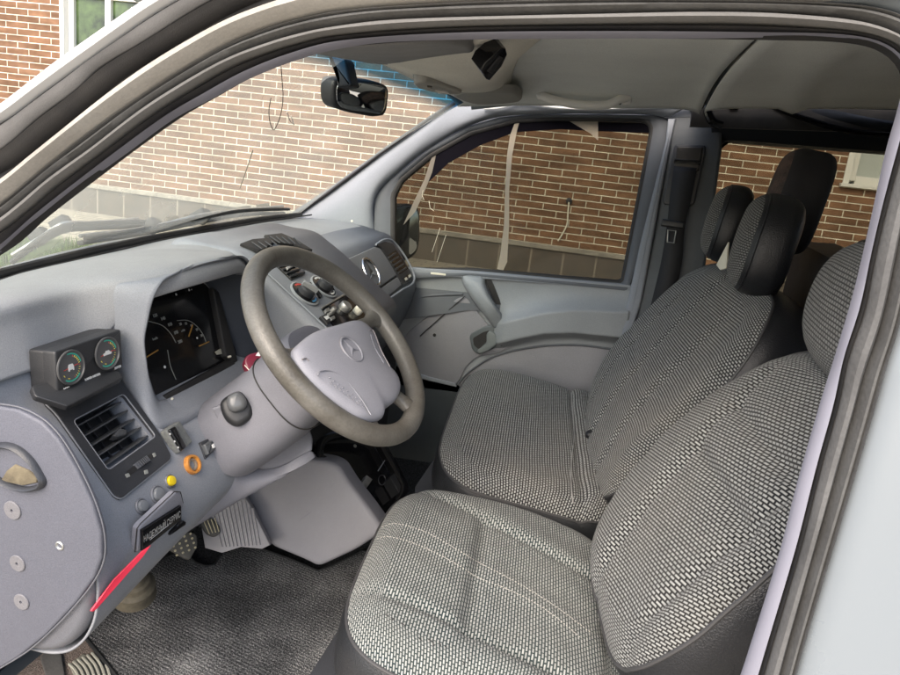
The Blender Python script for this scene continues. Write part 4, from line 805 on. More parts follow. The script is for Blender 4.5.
def louvres(pl, quad, nsl, parent, mat, depth=0.016, h=-0.003, th=0.0022, tilt=0.35, vanes=3):
    TL, TR, BR, BL = [np.array(pl.px(*q)) for q in quad]; parts = []
    for k in range(nsl):
        f = (k+0.5)/nsl; a, b = TL*(1-f)+BL*f, TR*(1-f)+BR*f; d = nrm(b-a); up = nrm(np.cross(pl.n, d)); up = up if up[2] > 0 else -up
        a = a+pl.n*h+d*0.001; b = b+pl.n*h-d*0.001; back = -pl.n*depth*cos(tilt)+up*depth*sin(tilt); t = up*th/2
        V_ = [a-t, b-t, b+t, a+t, a-t*.5+back, b-t*.5+back, b+t*.5+back, a+t*.5+back]; parts.append((V_, [(0, 1, 2, 3), (5, 4, 7, 6), (3, 2, 6, 7), (1, 0, 4, 5), (0, 3, 7, 4), (2, 1, 5, 6)], 0))
    joinm('slats', parts, [mat], parent, smooth=False); parts = []
    for k in range(vanes):
        f = (k+0.7)/(vanes+.4); a, b = TL*(1-f)+TR*f-pl.n*(depth+0.004), BL*(1-f)+BR*f-pl.n*(depth+0.004); d = nrm(TR-TL); t = d*0.001; bk = -pl.n*0.014+d*0.004
        V_ = [a-t, b-t, b+t, a+t, a-t+bk, b-t+bk, b+t+bk, a+t+bk]; parts.append((V_, [(0, 1, 2, 3), (5, 4, 7, 6), (3, 2, 6, 7), (1, 0, 4, 5), (0, 3, 7, 4), (2, 1, 5, 6)], 0))
    joinm('vanes', parts, [blacks], parent, smooth=False)
louvres(FPL, ((71.5, 422), (122, 395), (154.5, 437.4), (106.8, 471.7)), 5, vent, M('slat_grey', (0.055, 0.058, 0.062), 0.35), vanes=4)
slab('slider', FPL, [(112, 437), (118, 429), (126, 431), (125, 436), (116, 438)], M('slat_grey', (0, 0, 0)), vent, h=0.004, d=0.012, bevel=0.002)
# thumb wheel + marks
a, b = FPL.px(126.5, 473.5, -0.004), FPL.px(150, 457.5, -0.004); ax_ = np.cross(nrm(b-a), FPL.n)
parts = []; mid = (a+b)/2; R_ = 0.022
V_, F_ = latheVF(mid-FPL.n*0.008, ax_, [(R_*.7, -0.005), (R_, -0.0045), (R_, 0.0045), (R_*.7, 0.005)], 40); parts.append((V_, F_, 0))
for k in range(40):
    an = 2*pi*k/40; e1_, e2_ = nrm(b-a), FPL.n; c = mid-FPL.n*0.008+(e1_*cos(an)+e2_*sin(an))*R_; V_, F_ = tubeVF([c-ax_*0.0045, c+ax_*0.0045], 0.0007, 4); parts.append((V_, F_, 0))
joinm('thumb_wheel', parts, [blacks], vent)
slab('wheel_slot', FPL, [(124.5, 473), (149, 455), (151.5, 459), (127.5, 478)], rubber, vent, h=0.0047, d=0.002, bevel=0)
for q in (((123, 476), (126.5, 474.5), (128.5, 478), (125, 479.5)), ((150.5, 455), (153, 454), (154.5, 457.5), (152, 459)), ((142, 472), (145.5, 471), (146.5, 475), (143, 476))): slab('vent_symbol', FPL, q, dialm, vent, h=0.005, d=0.001, bevel=0.0003, rnd=0.001)
# ---- switches on the lower face
slab('level_switch', FP2, [(162.7, 431), (177, 421.5), (190, 442.5), (177, 454)], M('switch_grey', (0.12, 0.125, 0.13), 0.45, col2=(0.2, 0.21, 0.19), vscale=200), dash, h=0.006, d=0.012, bevel=0.002, rnd=0.003)
slab('level_rocker', FP2, [(164.5, 431.5), (171, 427.5), (182.5, 448.5), (177, 452.5)], gloss, dash, h=0.010, d=0.008, bevel=0.003, rnd=0.003)
for u, v in ((170, 434), (174.5, 441.5), (178, 447.5)): lathe('switch_mark', FP2.px(u, v, 0.0102), FP2.n, [(0.0016, 0), (0.0016, 0.0005)], white, dash, seg=8)
def ringknob(name, pl, u, v, R, mat, prof, parent, seg=36): return lathe(name, pl.px(u, v, 0.0), pl.n, [(r*R, h) for r, h in prof], mat, parent, seg=seg)
o = ringknob('lighter_ring', FP2, 191, 465, 0.0155, ambr, [(1, -.002), (1, .004), (.92, .0075), (.74, .0075), (.68, .004), (.66, -.004)], dash)
ringknob('lighter_socket', FP2, 191, 465, 0.0155, M('socket_beige', (0.36, 0.31, 0.24), 0.4, col2=(0.2, 0.13, 0.09), vscale=90), [(.66, -.002), (.6, .0045), (.42, .0045), (.36, -.004), (.2, -.006), (.01, -.006)], dash)
slab('small_switch_frame', FP2, [(199, 443), (207, 439), (213, 451), (204, 460)], blacks, dash, h=0.003, d=0.01, bevel=0.001, rnd=0.002)
slab('small_switch', FP2, [(200, 446), (207.5, 441.5), (211.5, 450.5), (204, 456.5)], M('switch_dark_grey', (0.085, 0.09, 0.095), 0.4), dash, h=0.010, d=0.01, bevel=0.003, rnd=0.002)
slab('switch_symbol', FP2, [(206.5, 446.5), (209, 445), (210.5, 449), (208, 450)], white, dash, h=0.0106, d=0.001, bevel=0.0002)
for nm, u, v, R, m in (('yellow_button', 169, 481.5, .0092, yell), ('grey_button', 156.8, 495, .012, M('button_grey', (0.2, 0.21, 0.22), 0.4)), ('grey_button', 140.6, 506.7, .010, M('button_grey', (0, 0, 0)))):
    ringknob('button_ring', FP2, u, v, R, M('ring_grey', (0.16, 0.165, 0.18), 0.4), [(1.12, -.002), (1.12, .003), (1.0, .0045), (.85, .003)], dash)
    ringknob(nm, FP2, u, v, R, m, [(.84, 0), (.84, .005), (.72, .0075), (.3, .0082), (.01, .0083)], dash)
# plaque in its recess, slot, red strip
slab('plaque_frame', FP3, [(135.5, 552), (137.5, 528.5), (141, 524), (175, 492), (180, 493), (182.5, 503), (178.5, 520)], dashl, dash, h=0.0022, d=0.01, bevel=0.002, rnd=0.004)
tube('plaque_outline', [FP3.px(u, v, .0012) for u, v in ((134.8, 552), (137, 528.5), (140.5, 523.5), (174.5, 491.5), (180.5, 492), (183, 503))], .0008, rubber, dash, seg=5)
pq = slab('name_plaque', FP3, [(138.4, 529), (177.5, 504.5), (178, 518), (138.9, 549.5)], gloss, dash, h=0.0062, d=0.008, bevel=0.0006, label='black plaque with white Cyrillic lettering')
def quadtext(name, s_, pl, quad, mat, parent, h, bold=0.0):
    tx = textm(name, s_, pl, (0, 0), .02, mat, parent, h=0, bold=bold); L_ = np.array([pl.loc(v.co) for v in tx.data.vertices]); mn, mx = L_.min(0), L_.max(0)
    BL, BR, TR, TL = [pl.px(*q) for q in quad]
    for v, l in zip(tx.data.vertices, L_):
        a, b = (l-mn)/(mx-mn); v.co = Vector((BL*(1-a)+BR*a)*(1-b)+(TL*(1-a)+TR*a)*b+pl.n*h)
    return tx
quadtext('plaque_text', 'НАДЕЖНЫЙ СЕРВИС', FP3, ((139.6, 542), (176.5, 516.5), (176.3, 507), (139.4, 532.5)), white, dash, .0069, .0002)
tube('plaque_underline', [FP3.px(150, 540, 0.0068), FP3.px(168, 525.5, 0.0068)], 0.0003, white, dash, seg=4)
slab('card_slot', FP3, [(168, 534.5), (169.5, 531.5), (181.5, 520), (184, 521), (183.5, 524)], gloss, dash, h=0.004, d=0.006, bevel=0.001)
V_, F_ = prism([at(u, v, y=.715+ (150-u)*0.0012) for u, v in ((90, 611), (93, 612), (97, 609), (126, 576), (143, 557), (150.5, 546), (141, 552), (113, 580))], (-.5, .8, .1), 0.003, 0.001); obj('red_strip', V_, F_, redp, dash, label='narrow red strip under the plaque')

# ================================================================== gauge pod stuck on the vent
pod = thing('inclinometer', 'small black two-dial inclinometer pod standing on the side air vent', 'inclinometer', (.705, .64, 1.262))
PP = PL((.697, .70, 1.30), nrm((-1, 0.0, 0.03)), (0, -1, 0))
pf4 = [(55, 351.5), (121.2, 329.2), (123.4, 367), (57.3, 393.7)]
slab('front_body', PP, pf4, M('pod_black', (0.028, 0.029, 0.031), 0.38, grain=0.35, gscale=900, var=0.2, vscale=20), pod, h=0.0, d=0.020, bevel=0.003, rnd=0.004)
mid_ = [(p[0]+(1 if i in (0, 3) else -1), p[1]+(0.5 if i < 2 else -.5)) for i, p in enumerate(pf4)]
slab('rear_body', PP, mid_, MATS['pod_black'], pod, h=-0.0205, d=0.022, bevel=0.002, rnd=0.004)
slab('back_cap', PP, [(60, 354), (117, 334), (118, 360), (62, 382)], MATS['pod_black'], pod, h=-0.043, d=0.014, bevel=0.003, rnd=0.005)
tube('body_groove', [PP.px(u, v, -.0202) for u, v in ((56, 352), (121, 329.8), (123, 366.5), (57.8, 393))], .0007, M('groove_pale', (.12, .12, .12), .5), pod, closed=True, seg=5)
for cu, cvv in ((69.4, 367.2), (105.9, 353.2)):
    c = PP.loc(PP.px(cu, cvv)); R_ = 0.0205; nm = part('dial', pod)
    for nm2, pr, m in (('dial_rim', [(R_*1.16, -.001), (R_*1.16, .0005), (R_*1.10, .0012), (R_*1.0, -.004)], M('dial_rim_grey', (0.09, 0.09, 0.09), 0.35)), ('dial_ground', [(R_*1.0, -.003), (R_*1.0, -.0025), (.001, -.0025)], gloss)):
        V_, F_ = latheVF(PP.pt(*c, 0.003), PP.n, pr, 40); obj(nm2, V_, F_, m, nm)
    for nm2, m, a0, a1, w_ in (('green_arc', grnm, 1.75, .2, .0017), ('green_arc', grnm, -.7, -2.2, .0017)):
        V_, F_ = arcVF(PP, c, R_*.9, w_, a0, a1, h=0.0022); obj(nm2, V_, F_, m, nm)
    parts = []
    for k in range(13):
        a_ = 1.2-k*0.2; V_, F_ = tubeVF([PP.pt(c[0]+R_*.70*cos(a_), c[1]+R_*.70*sin(a_), .0016), PP.pt(c[0]+R_*.82*cos(a_), c[1]+R_*.82*sin(a_), .0016)], 0.0008, 4); parts.append((V_, F_, 0 if k % 6 else 1))
    for a_ in (-1.9, -2.5): V_, F_ = tubeVF([PP.pt(c[0]+R_*.74*cos(a_-.1), c[1]+R_*.74*sin(a_-.1), .0016), PP.pt(c[0]+R_*.74*cos(a_+.1), c[1]+R_*.74*sin(a_+.1), .0016)], 0.0009, 4); parts.append((V_, F_, 0))
    joinm('graduations', parts, [yelm, redm], nm)
    a_ = 0.12; V_, F_ = tubeVF([PP.pt(c[0]-R_*.6*cos(a_), c[1]-R_*.6*sin(a_), .0022), PP.pt(c[0]+R_*.62*cos(a_), c[1]+R_*.62*sin(a_), .0022)], 0.0005, 5); obj('pointer', V_, F_, redm, nm)
    if cu < 90: S = [(-.0045, -.0045), (-.0045, .001), (-.003, .0045), (.003, .0045), (.0045, .001), (.0045, -.0045), (.003, -.0045), (.003, -.003), (-.003, -.003), (-.003, -.0045)]
    else: S = [(-.0075, -.002), (-.0075, .001), (-.004, .0015), (-.002, .004), (.003, .004), (.005, .0015), (.0075, .001), (.0075, -.002)]
    V_, F_ = prism([PP.pt(c[0]+x, c[1]+y, 0.0032) for x, y in S], PP.n, 0.001); obj('vehicle_symbol', V_, F_, white, nm, smooth=False)
an = math.atan2(PP.loc(PP.px(121, 366))[1]-PP.loc(PP.px(57, 392))[1], PP.loc(PP.px(121, 366))[0]-PP.loc(PP.px(57, 392))[0])
for s, u, v, sz in (('LAND METER', 92.5, 377, .0048), ('ROLL', 66.5, 388.5, .0045), ('PITCH', 117.5, 367.2, .0045)): textm('pod_lettering', s, PP, PP.loc(PP.px(u, v)), sz, white, pod, ang=an*0.7, h=0.0006, bold=0.0002)
MP = PL(at(68, 400, y=.70), nrm((-.55, 0, .835)), (0, -1, 0))
slab('mount_plate', MP, [(30, 388), (34, 398), (66, 408), (70, 407), (122, 380), (118, 372), (60, 380)], MATS['pod_black'], pod, h=0.004, d=0.008, bevel=0.002, rnd=0.004)
lathe('swivel', at(62, 396, y=.68)+np.array((0.01, 0, -.002)), (0, 0, 1), [(.010, -.01), (.011, 0), (.008, .006), (.004, .01)], steel, pod, seg=24)
tube('lead', [at(u, v, y=y) for u, v, y in ((26, 374, .69), (10, 381, .72), (-8, 384, .75), (-30, 392, .775))], 0.0012, rubber, pod, seg=6, smoothn=20)
tube('lead', [at(u, v, y=y) for u, v, y in ((110, 372, .57), (119, 378, .565), (128, 392, .56))], 0.0012, rubber, pod, seg=6, smoothn=16)

# ================================================================== centre stack
stack = part('centre_console', van)
prof = [(.90, 1.398), (.80, 1.401), (.752, 1.394), (.722, 1.376), (.68, 1.347), (.57, 1.261), (.538, 1.232), (.545, 1.20), (.60, 1.14), (.68, 1.08), (.78, 1.04), (.90, 1.02), (.92, 1.2)]
P = crom([(x, -0.0, z) for x, z in prof], 120, True); P[:, 1] = .193
V_, F_ = prism(P, (0, 1, 0), .383, .022, 6); obj('console_shell', V_, F_, dashg, stack, sharp=None)
SP = PL((.68, 0, 1.3475), nrm((-.086, 0, .110)), (0, -1, 0)); SP.o = SP.o+SP.n*0.0015
tube('edge_line', [(x, .193-.016, z) for x, z in ((.722, 1.380), (.68, 1.3505), (.57, 1.2645), (.54, 1.24))], 0.002, trimg, stack, seg=6)
# top vents (on the rounded top) and face vent
TP = PL((.752, 0, 1.397), nrm((-.38, 0, .92)), (0, -1, 0))
for q in (((240, 245), (252, 240.5), (270, 239), (274, 243), (262, 251), (258, 252)), ((264, 236.5), (281, 234.5), (296, 241), (300, 243.5), (291, 246), (274, 242)), ((292, 245), (299, 243), (312, 251), (304, 250))):
    slab('top_vent', TP, q, rubber, stack, h=0.004, d=0.006, bevel=0.001)
for k in range(4): tube('vent_rib', [TP.px(252+k*6.5, 242-k*.4, .005), TP.px(262+k*5, 249-k*1.4, .005)], 0.0015, blacks, stack, seg=5)
for k in range(5): tube('vent_rib', [TP.px(270+k*6, 236.2+k*.4, .005), TP.px(280+k*5.2, 243+k*.4, .005)], 0.0015, blacks, stack, seg=5)
fv = part('centre_air_vent', van, 'small black vent above the heater knobs')
def sppoly(q): return q
slab('bezel', SP, [(276, 265), (290, 262), (303, 268.5), (305, 273.5), (291, 280)], gloss, fv, h=0.002, d=0.006, bevel=0.001)
for k in range(4): tube('slat', [SP.px(279+k*3.6, 266.5+k*3.4, .004), SP.px(292+k*3.8, 262.8+k*3.2, .004)], 0.0022, blacks, fv, seg=6)
slab('slider', SP, [(284, 270), (289, 267.5), (291, 269.5), (286, 272)], M('slider_grey', (.3, .3, .3), .4), fv, h=0.009, d=0.005, bevel=0.0015)
for k, (u, v) in enumerate(((304.5, 294), (323.5, 287))):
    R_ = 0.031; c = SP.px(u, v, 0.0); nm = part('heater_knob', stack)
    V_, F_ = latheVF(c, SP.n, [(R_*1.08, -.001), (R_*1.08, .0025), (R_*.98, .0035), (R_*.95, -.002), (.001, -.002)], 44); obj('knob_ring', V_, F_, M('knob_surround', (.32, .34, .36), .35), nm)
    V_, F_ = latheVF(c, SP.n, [(R_*.93, -.001), (R_*.93, .0035), (R_*.6, .004), (.001, .004)], 44); obj('knob_dial', V_, F_, gloss, nm)
    V_, F_ = latheVF(c, SP.n, [(R_*.58, .003), (R_*.55, .014), (R_*.45, .017), (.001, .017)], 36); obj('knob_cap', V_, F_, blacks, nm)
    cl_ = SP.loc(c)
    V_, F_ = prism(rect(SP, cl_, R_*.13, R_*.55, 0.5, .027), SP.n, .012, .003); obj('knob_grip', V_, F_, M('knob_grey', (.28, .29, .30), .35), nm)
    V_, F_ = arcVF(SP, cl_, R_*.8, .004, 1.9, .9 if k == 0 else 0.2, h=.0042); obj('scale_arc', V_, F_, redm if k == 0 else white, nm)
    V_, F_ = arcVF(SP, cl_, R_*.8, .004, -.9, -1.9, h=.0042); obj('scale_arc', V_, F_, M('blue_mark', (.05, .25, .5), .5) if k == 0 else white, nm)
slab('fan_slider', SP, [(311.5, 286), (314, 285), (322, 296), (320.5, 298.5), (316, 296)], gloss, stack, h=0.002, d=0.004, bevel=0.0008)
slab('slot_button', SP, [(307.5, 283.5), (310.5, 282.5), (311.5, 285), (308.5, 286)], gloss, stack, h=0.002, d=0.004, bevel=0.0005)
ro = part('radio', van, 'black car radio below the heater knobs')
slab('radio_face', SP, [(321.5, 308.5), (345, 294), (368, 314), (356, 330), (338, 333)], gloss, ro, h=0.003, d=0.03, bevel=0.0015)
tube('radio_edge', [SP.px(322, 308, .005), SP.px(345, 294.5, .005)], .0018, steel, ro, seg=6)
for u, v, r, m in ((343.5, 309, .013, steel), (356.5, 312.5, .010, cream), (331, 313, .006, steel)):
    lathe('radio_knob', SP.px(u, v, .003), SP.n, [(r, 0), (r, .012), (r*.85, .015), (.001, .015)], m, ro, seg=28)
for u, v in ((325, 313), (327, 317), (330, 321)): slab('radio_button', SP, [(u-2, v-1), (u+2, v-3), (u+3.5, v), (u-.5, v+2)], steel, ro, h=.008, d=.006, bevel=.001)
slab('console_switch', SP, [(319, 318), (325, 315.5), (331, 322), (326, 326)], black, stack, h=.006, d=.008, bevel=.002)
slab('switch_symbol', SP, [(322, 319), (326, 317.5), (328, 320), (325, 322)], white, stack, h=.0066, d=.001, bevel=0)
# ---- glove box side
gb = part('glovebox', van)
prof = [(.90, 1.345), (.79, 1.336), (.757, 1.322), (.70, 1.234), (.668, 1.176), (.668, 1.155), (.70, 1.06), (.75, .97), (.80, .92), (.95, .90), (1.0, 1.1)]
P = crom([(x, 0, z) for x, z in prof], 120, True); P[:, 1] = -.195
V_, F_ = prism([(p[0], -.775, p[2]) for p in P], (0, -1, 0), -.0, 0)
V_, F_ = prism(P, (0, 1, 0), .575, .012, 4); obj('glovebox_body', V_, F_, dashg, gb, sharp=None)
GPn = nrm((-.1365, 0, .078)); GP2 = PL((.746, 0, 1.3165), GPn, (0, -1, 0)); GP2.o = GP2.o+GPn*.008
slab('lid', GP2, [(318, 276), (340, 262.5), (374, 247), (379.5, 248.5), (397, 274.8), (369.6, 293.7), (345, 309)], M('glovebox_lid_plastic', (.20, .205, .215), .5, grain=.35, gscale=700, var=.08), gb, h=0.003, d=.012, bevel=.003, rnd=.006)
slab('lower_panel', GP2, [(345, 311.5), (369.6, 296), (398, 276.5), (401, 285.5), (376, 306.5), (350, 325)], M('glovebox_lid_plastic', (0, 0, 0)), gb, h=0.0025, d=.012, bevel=.003)
slab('lid_shadow_gap', GP2, [(345, 308.5), (369.6, 293.4), (397.2, 274.3), (398.2, 276.8), (369.6, 296.3), (345, 312)], rubber, gb, h=-0.001, d=.004, bevel=0)
ec = GP2.loc(GP2.px(369.6, 272.7)); V_, F_ = starVF(GP2, ec, .042, .006, .011); obj('star_emblem', V_, F_, chrome, gb, label='chrome three pointed star in a ring')
lathe('lid_latch', GP2.px(366, 300, .004), GPn, [(.012, 0), (.012, .008), (.008, .011), (.001, .011)], gloss, gb, seg=20)
pv = part('passenger_air_vent', van, 'black slatted vent at the passenger end of the dash')
slab('bezel', GP2, [(375.5, 245.5), (384.4, 241.5), (392, 244), (412, 275), (412, 280), (401.5, 285.7), (380.5, 248.5)], blacks, pv, h=.004, d=.012, bevel=.003, rnd=.006)
slab('opening', GP2, [(386.5, 256), (395, 250.5), (407, 269), (398.5, 275)], gloss, pv, h=.0045, d=.002, bevel=0)
for k in range(5): tube('slat', [GP2.px(388+k*2.5, 258.3+k*3.7, .006), GP2.px(396+k*2.55, 253+k*3.7, .006)], .0028, M('slat_grey', (0, 0, 0)), pv, seg=6)
slab('vent_switch', GP2, [(401.5, 279), (408.5, 273.5), (410.5, 277.5), (403.5, 283)], gloss, pv, h=.0065, d=.003, bevel=.001)
slab('switch_symbol', GP2, [(402.5, 279.5), (404.5, 278), (406, 280), (404, 281.5)], cream, pv, h=.007, d=.001, bevel=0); slab('switch_symbol', GP2, [(406.5, 276.5), (408.5, 275), (409.5, 277), (407.5, 278.5)], cream, pv, h=.007, d=.001, bevel=0)
tube('end_lip', [GP2.px(u, v, .003) for u, v in ((376, 244.5), (385, 239.5), (394, 242), (406, 258), (414, 275), (413, 283), (402, 290), (376, 308.5), (352, 325))], .0035, trimg, gb, seg=8, smoothn=70)
# ---- dark bulk under the dashboard, firewall
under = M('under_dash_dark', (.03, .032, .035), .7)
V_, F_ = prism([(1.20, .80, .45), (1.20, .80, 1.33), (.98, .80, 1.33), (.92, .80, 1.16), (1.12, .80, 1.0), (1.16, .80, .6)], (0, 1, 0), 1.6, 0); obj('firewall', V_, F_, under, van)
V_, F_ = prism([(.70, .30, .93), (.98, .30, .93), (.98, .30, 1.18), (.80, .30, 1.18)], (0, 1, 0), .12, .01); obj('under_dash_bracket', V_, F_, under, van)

# ================================================================== steering column and wheel
WC = np.array((.43, .402, 1.297)); wa, wb = .735, .028; WNm = np.array((-cos(wa)*cos(wb), sin(wb)*cos(wa), sin(wa)))
we1 = np.array((-sin(wb), -cos(wb), 0.)); WPn = PL(WC, WNm, we1); R_W = .1735
col = part('steering_column', van)
def ellsec(c, n, a, b, p=3.0, n_=48, sh=(0, 0)):
    e1 = we1; e2 = np.cross(n, e1); e2 = e2 if e2[2] > 0 else -e2; out = []
    for k in range(n_):
        t = 2*pi*k/n_; cc, ss = cos(t), sin(t); r = (abs(cc)**p+abs(ss)**p)**(-1/p); out.append(c+e1*(a*cc*r+sh[0])+e2*(b*ss*r+sh[1]))
    return out
secs = [(.045, .050, .050, 0, 0), (.048, .066, .062, 0, 0), (.09, .070, .068, 0, -.004), (.13, .074, .071, .0, -.008), (.17, .082, .073, .0, -.010), (.22, .095, .074, .0, -.008), (.27, .10, .074, 0, -.006)]
G = [ellsec(WC-WNm*d, WNm, a, b, 3.0, 60, (sx, sy)) for d, a, b, sx, sy in secs]
G = [crom([g[k] for g in G], 40) for k in range(60)]; G = np.array(G).transpose(1, 0, 2)
V_, F_ = gridVF(G, closed_v=True); F_ = orient(V_, F_); F_.append(tuple(range(60))); obj('column_cover', V_, F_, shroudm, col, sharp=40)
tube('cover_seam', ellsec(WC-WNm*.125, WNm, .0745, .0735, 3.0, 60, (0, -.009)), .0012, rubber, col, seg=5, closed=True)
# stalk with its knob on the door side
sb = WC-WNm*.15+np.array((0, .078, -.01)); st = part('stalk', col)
BP = PL(at(238, 407, y=.485), nrm((-.45, .75, .45)), (-.85, -.5, 0))
for nm, q, h, d, m in (('stalk_base', [(220, 405), (224, 398), (238, 391), (248, 396), (254, 405), (252, 417), (238, 426), (226, 420)], .004, .03, black), ('stalk_head', [(227, 403), (229, 397), (237, 393), (243, 396), (247, 404), (244, 410), (235, 413), (229, 410)], .022, .026, M('stalk_grey', (.10, .105, .11), .3))):
    slab(nm, BP, q, m, st, h=h, d=d, bevel=.009, closed_smooth=50)
HB = PL(at(256, 364, y=.43), nrm((-.55, .6, .58)), (-.75, -.66, 0))
slab('hazard_button', HB, [(243, 361), (247, 355), (263, 350.5), (270, 352), (271.5, 357), (270, 363), (252, 377), (247, 372)], crims, col, h=.004, d=.02, bevel=.004, rnd=.006, label='dark red hazard button')
slab('hazard_triangle', HB, [(255, 356.5), (258, 352.5), (260, 357)], white, col, h=.0046, d=.001, bevel=0)
tube('hazard_line', [HB.px(244.5, 365, .004), HB.px(249, 370, .0044), HB.px(250.5, 374, .003)], .0008, cream, col, seg=5)
# knee panel under the column
kt = [(200, 462, .47), (228, 462.5, .455), (250, 468, .42), (275, 469, .40), (300, 458, .38), (312, 452, .365)]
km = [(193, 492, .50), (222, 486, .475), (248, 481, .44), (275, 476, .41), (304, 461, .38), (314, 454, .365)]
kb = [(170, 540, .53), (195, 524, .50), (228, 504, .46), (262, 485, .42), (300, 462, .38), (316, 455, .365)]
ku = [(p[0], p[1], p[2]) for p in kb]
rows = [[at(*p[:2], y=p[2])+np.array((.03, 0, .01)) for p in kt], [at(*p[:2], y=p[2]) for p in kt], [at(*p[:2], y=p[2])+np.array((-.001, 0, -.002)) for p in km], [at(*p[:2], y=p[2]) for p in kb], [at(*p[:2], y=p[2])+np.array((.10, 0, .01)) for p in kb]]
surf('knee_panel', rows, shroudm, van, nu=60, nv=30, thick=.004, label='purple grey knee panel under the column')
rows = [[at(u, v, y=y) for u, v, y in L] for L in (((212, 408, .49), (232, 402, .47), (262, 398, .42), (300, 410, .36)), ((222, 432, .485), (245, 432, .465), (280, 436, .42), (312, 436, .36)), ((205, 460, .47), (228, 462, .455), (272, 469, .41), (312, 450, .37)))]
surf('lower_column_cover', rows, shroudm, col, nu=50, nv=30, thick=.004)
tube('panel_seam', [at(u, v, y=y)+np.array((-.001, 0, 0)) for u, v, y in kt[:5]], .0014, rubber, van, seg=5, smoothn=30)
lathe('ignition_plug', at(268, 473, y=.38)+np.array((0.02, 0, -.01)), (-.5, .6, -.1), [(.012, -.01), (.014, .002), (.009, .006), (.001, .006)], ambr, col, seg=20)
# ---- the wheel
whl = part('steering_wheel', van)
Pr = [WPn.pt(R_W*cos(t), R_W*sin(t)) for t in np.linspace(0, 2*pi, 140, endpoint=False)]
V_, F_ = tubeVF(Pr, .0168, 20, closed=True, upv=WNm); obj('rim', V_, F_, rim_m, whl, sharp=None, label='worn beige grey rim')
def wp(u, v, h): return WPn.px(u, v, h)
PAD = [(295.3, 351.7), (300.7, 342), (316.6, 330.4), (339.7, 323), (357.5, 318.9), (366.4, 322.4), (373.5, 330), (380, 346), (389.5, 365), (399, 376), (402, 388), (397, 399.7), (387, 407), (384, 416.6), (363.7, 417), (343.3, 405), (325, 391), (306, 372)]
P = crom([WPn.px(u, v, .018) for u, v in PAD], 120, True); n_ = WNm; c_ = P.mean(0); G = []
G.append([p-n_*.05+(c_-p)*.12 for p in P]); G.append([p-n_*.02 for p in P]); G.append([p-n_*.006 for p in P])
for f, hh in ((.02, -.002), (.05, .0015), (.10, .004), (.2, .0065), (.4, .009), (.7, .011), (.97, .0115)): G.append([p+(c_-p)*f+n_*hh for p in P])
V_, F_ = gridVF(np.array(G), closed_v=True); F_.append(tuple((len(G)-1)*120+k for k in range(120))); F_ = orient(V_, F_); obj('hub_pad', V_, F_, padm, whl, sharp=None, label='pale lilac airbag pad')
def wpl(h): return PL(WC+WNm*h, WNm, we1)
W2 = wpl(.0285)
V_, F_ = starVF(W2, W2.loc(W2.px(351.5, 349.5)), .0225, .0005, .003, tilt=0.1); obj('star_emblem', V_, F_, padd, whl)
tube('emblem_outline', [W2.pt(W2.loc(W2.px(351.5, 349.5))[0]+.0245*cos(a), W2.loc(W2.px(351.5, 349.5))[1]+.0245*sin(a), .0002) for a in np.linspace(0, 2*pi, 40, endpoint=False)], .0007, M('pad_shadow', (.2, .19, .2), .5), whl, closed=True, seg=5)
W3 = wpl(.0255)
textm('srs_text', 'SRS', W3, W3.loc(W3.px(372.5, 372)), .013, padd, whl, ang=-.15, h=.0006, bold=.0005, ext=.0006); textm('srs_text', 'AIRBAG', W3, W3.loc(W3.px(376, 377.5)), .0055, padd, whl, ang=-.15, h=.0006, bold=.0003, ext=.0005)
def padline(px_, h=.0262, r=.0009, m=padd): return tube('pad_line', [wp(u, v, h) for u, v in px_], r, m, whl, seg=6, smoothn=30)
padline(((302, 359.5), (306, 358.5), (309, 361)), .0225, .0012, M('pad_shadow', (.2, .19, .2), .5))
padline(((318, 376), (320, 371.5), (330, 371), (342, 376.5), (352, 387), (362, 400), (371, 415)), .0262)
padline(((376, 384), (381, 382), (384, 376), (383, 368), (379, 358)), .0262, .0007)
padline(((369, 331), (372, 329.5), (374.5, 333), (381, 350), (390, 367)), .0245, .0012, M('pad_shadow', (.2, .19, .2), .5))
padline(((371, 335), (372, 340), (376, 350), (384, 363)), .0262, .0010)
parts = []
for i in range(8):
    for j in range(3):
        u, v = 330+i*4.4+j*1.0, 377.5+i*3.3+j*4.3-(2.5 if j == 2 else 0)
        V_, F_ = latheVF(wp(u, v, .0262), WNm, [(.0011, -.001), (.0009, .0006), (.0001, .0008)], 8); parts.append((V_, F_, 0))
joinm('horn_dimples', parts, [padd], whl)
# spokes
for a, w0, w1 in ((radians(172), .024, .034), (radians(3), .026, .036), (radians(-122), .022, .030), (radians(-71), .022, .030)):
    rr = [(.06, w0, -.004), (.10, w0*.95, -.004), (.135, w0*.75, -.004), (.160, w1*.95, -.002), (.172, w1*1.25, 0)]; G = []
    for r, w_, h in rr:
        c = (r*cos(a), r*sin(a)); tx_ = (-sin(a), cos(a)); sec = []
        for k in range(16):
            t = 2*pi*k/16; sec.append(WPn.pt(c[0]+tx_[0]*w_*.6*cos(t), c[1]+tx_[1]*w_*.6*cos(t), h+.011*sin(t)))
        G.append(sec)
    G = np.array([crom([g[k] for g in G], 14) for k in range(16)]).transpose(1, 0, 2); V_, F_ = gridVF(G, closed_v=True); F_ = orient(V_, F_); obj('spoke', V_, F_, rim_m, whl, sharp=None)

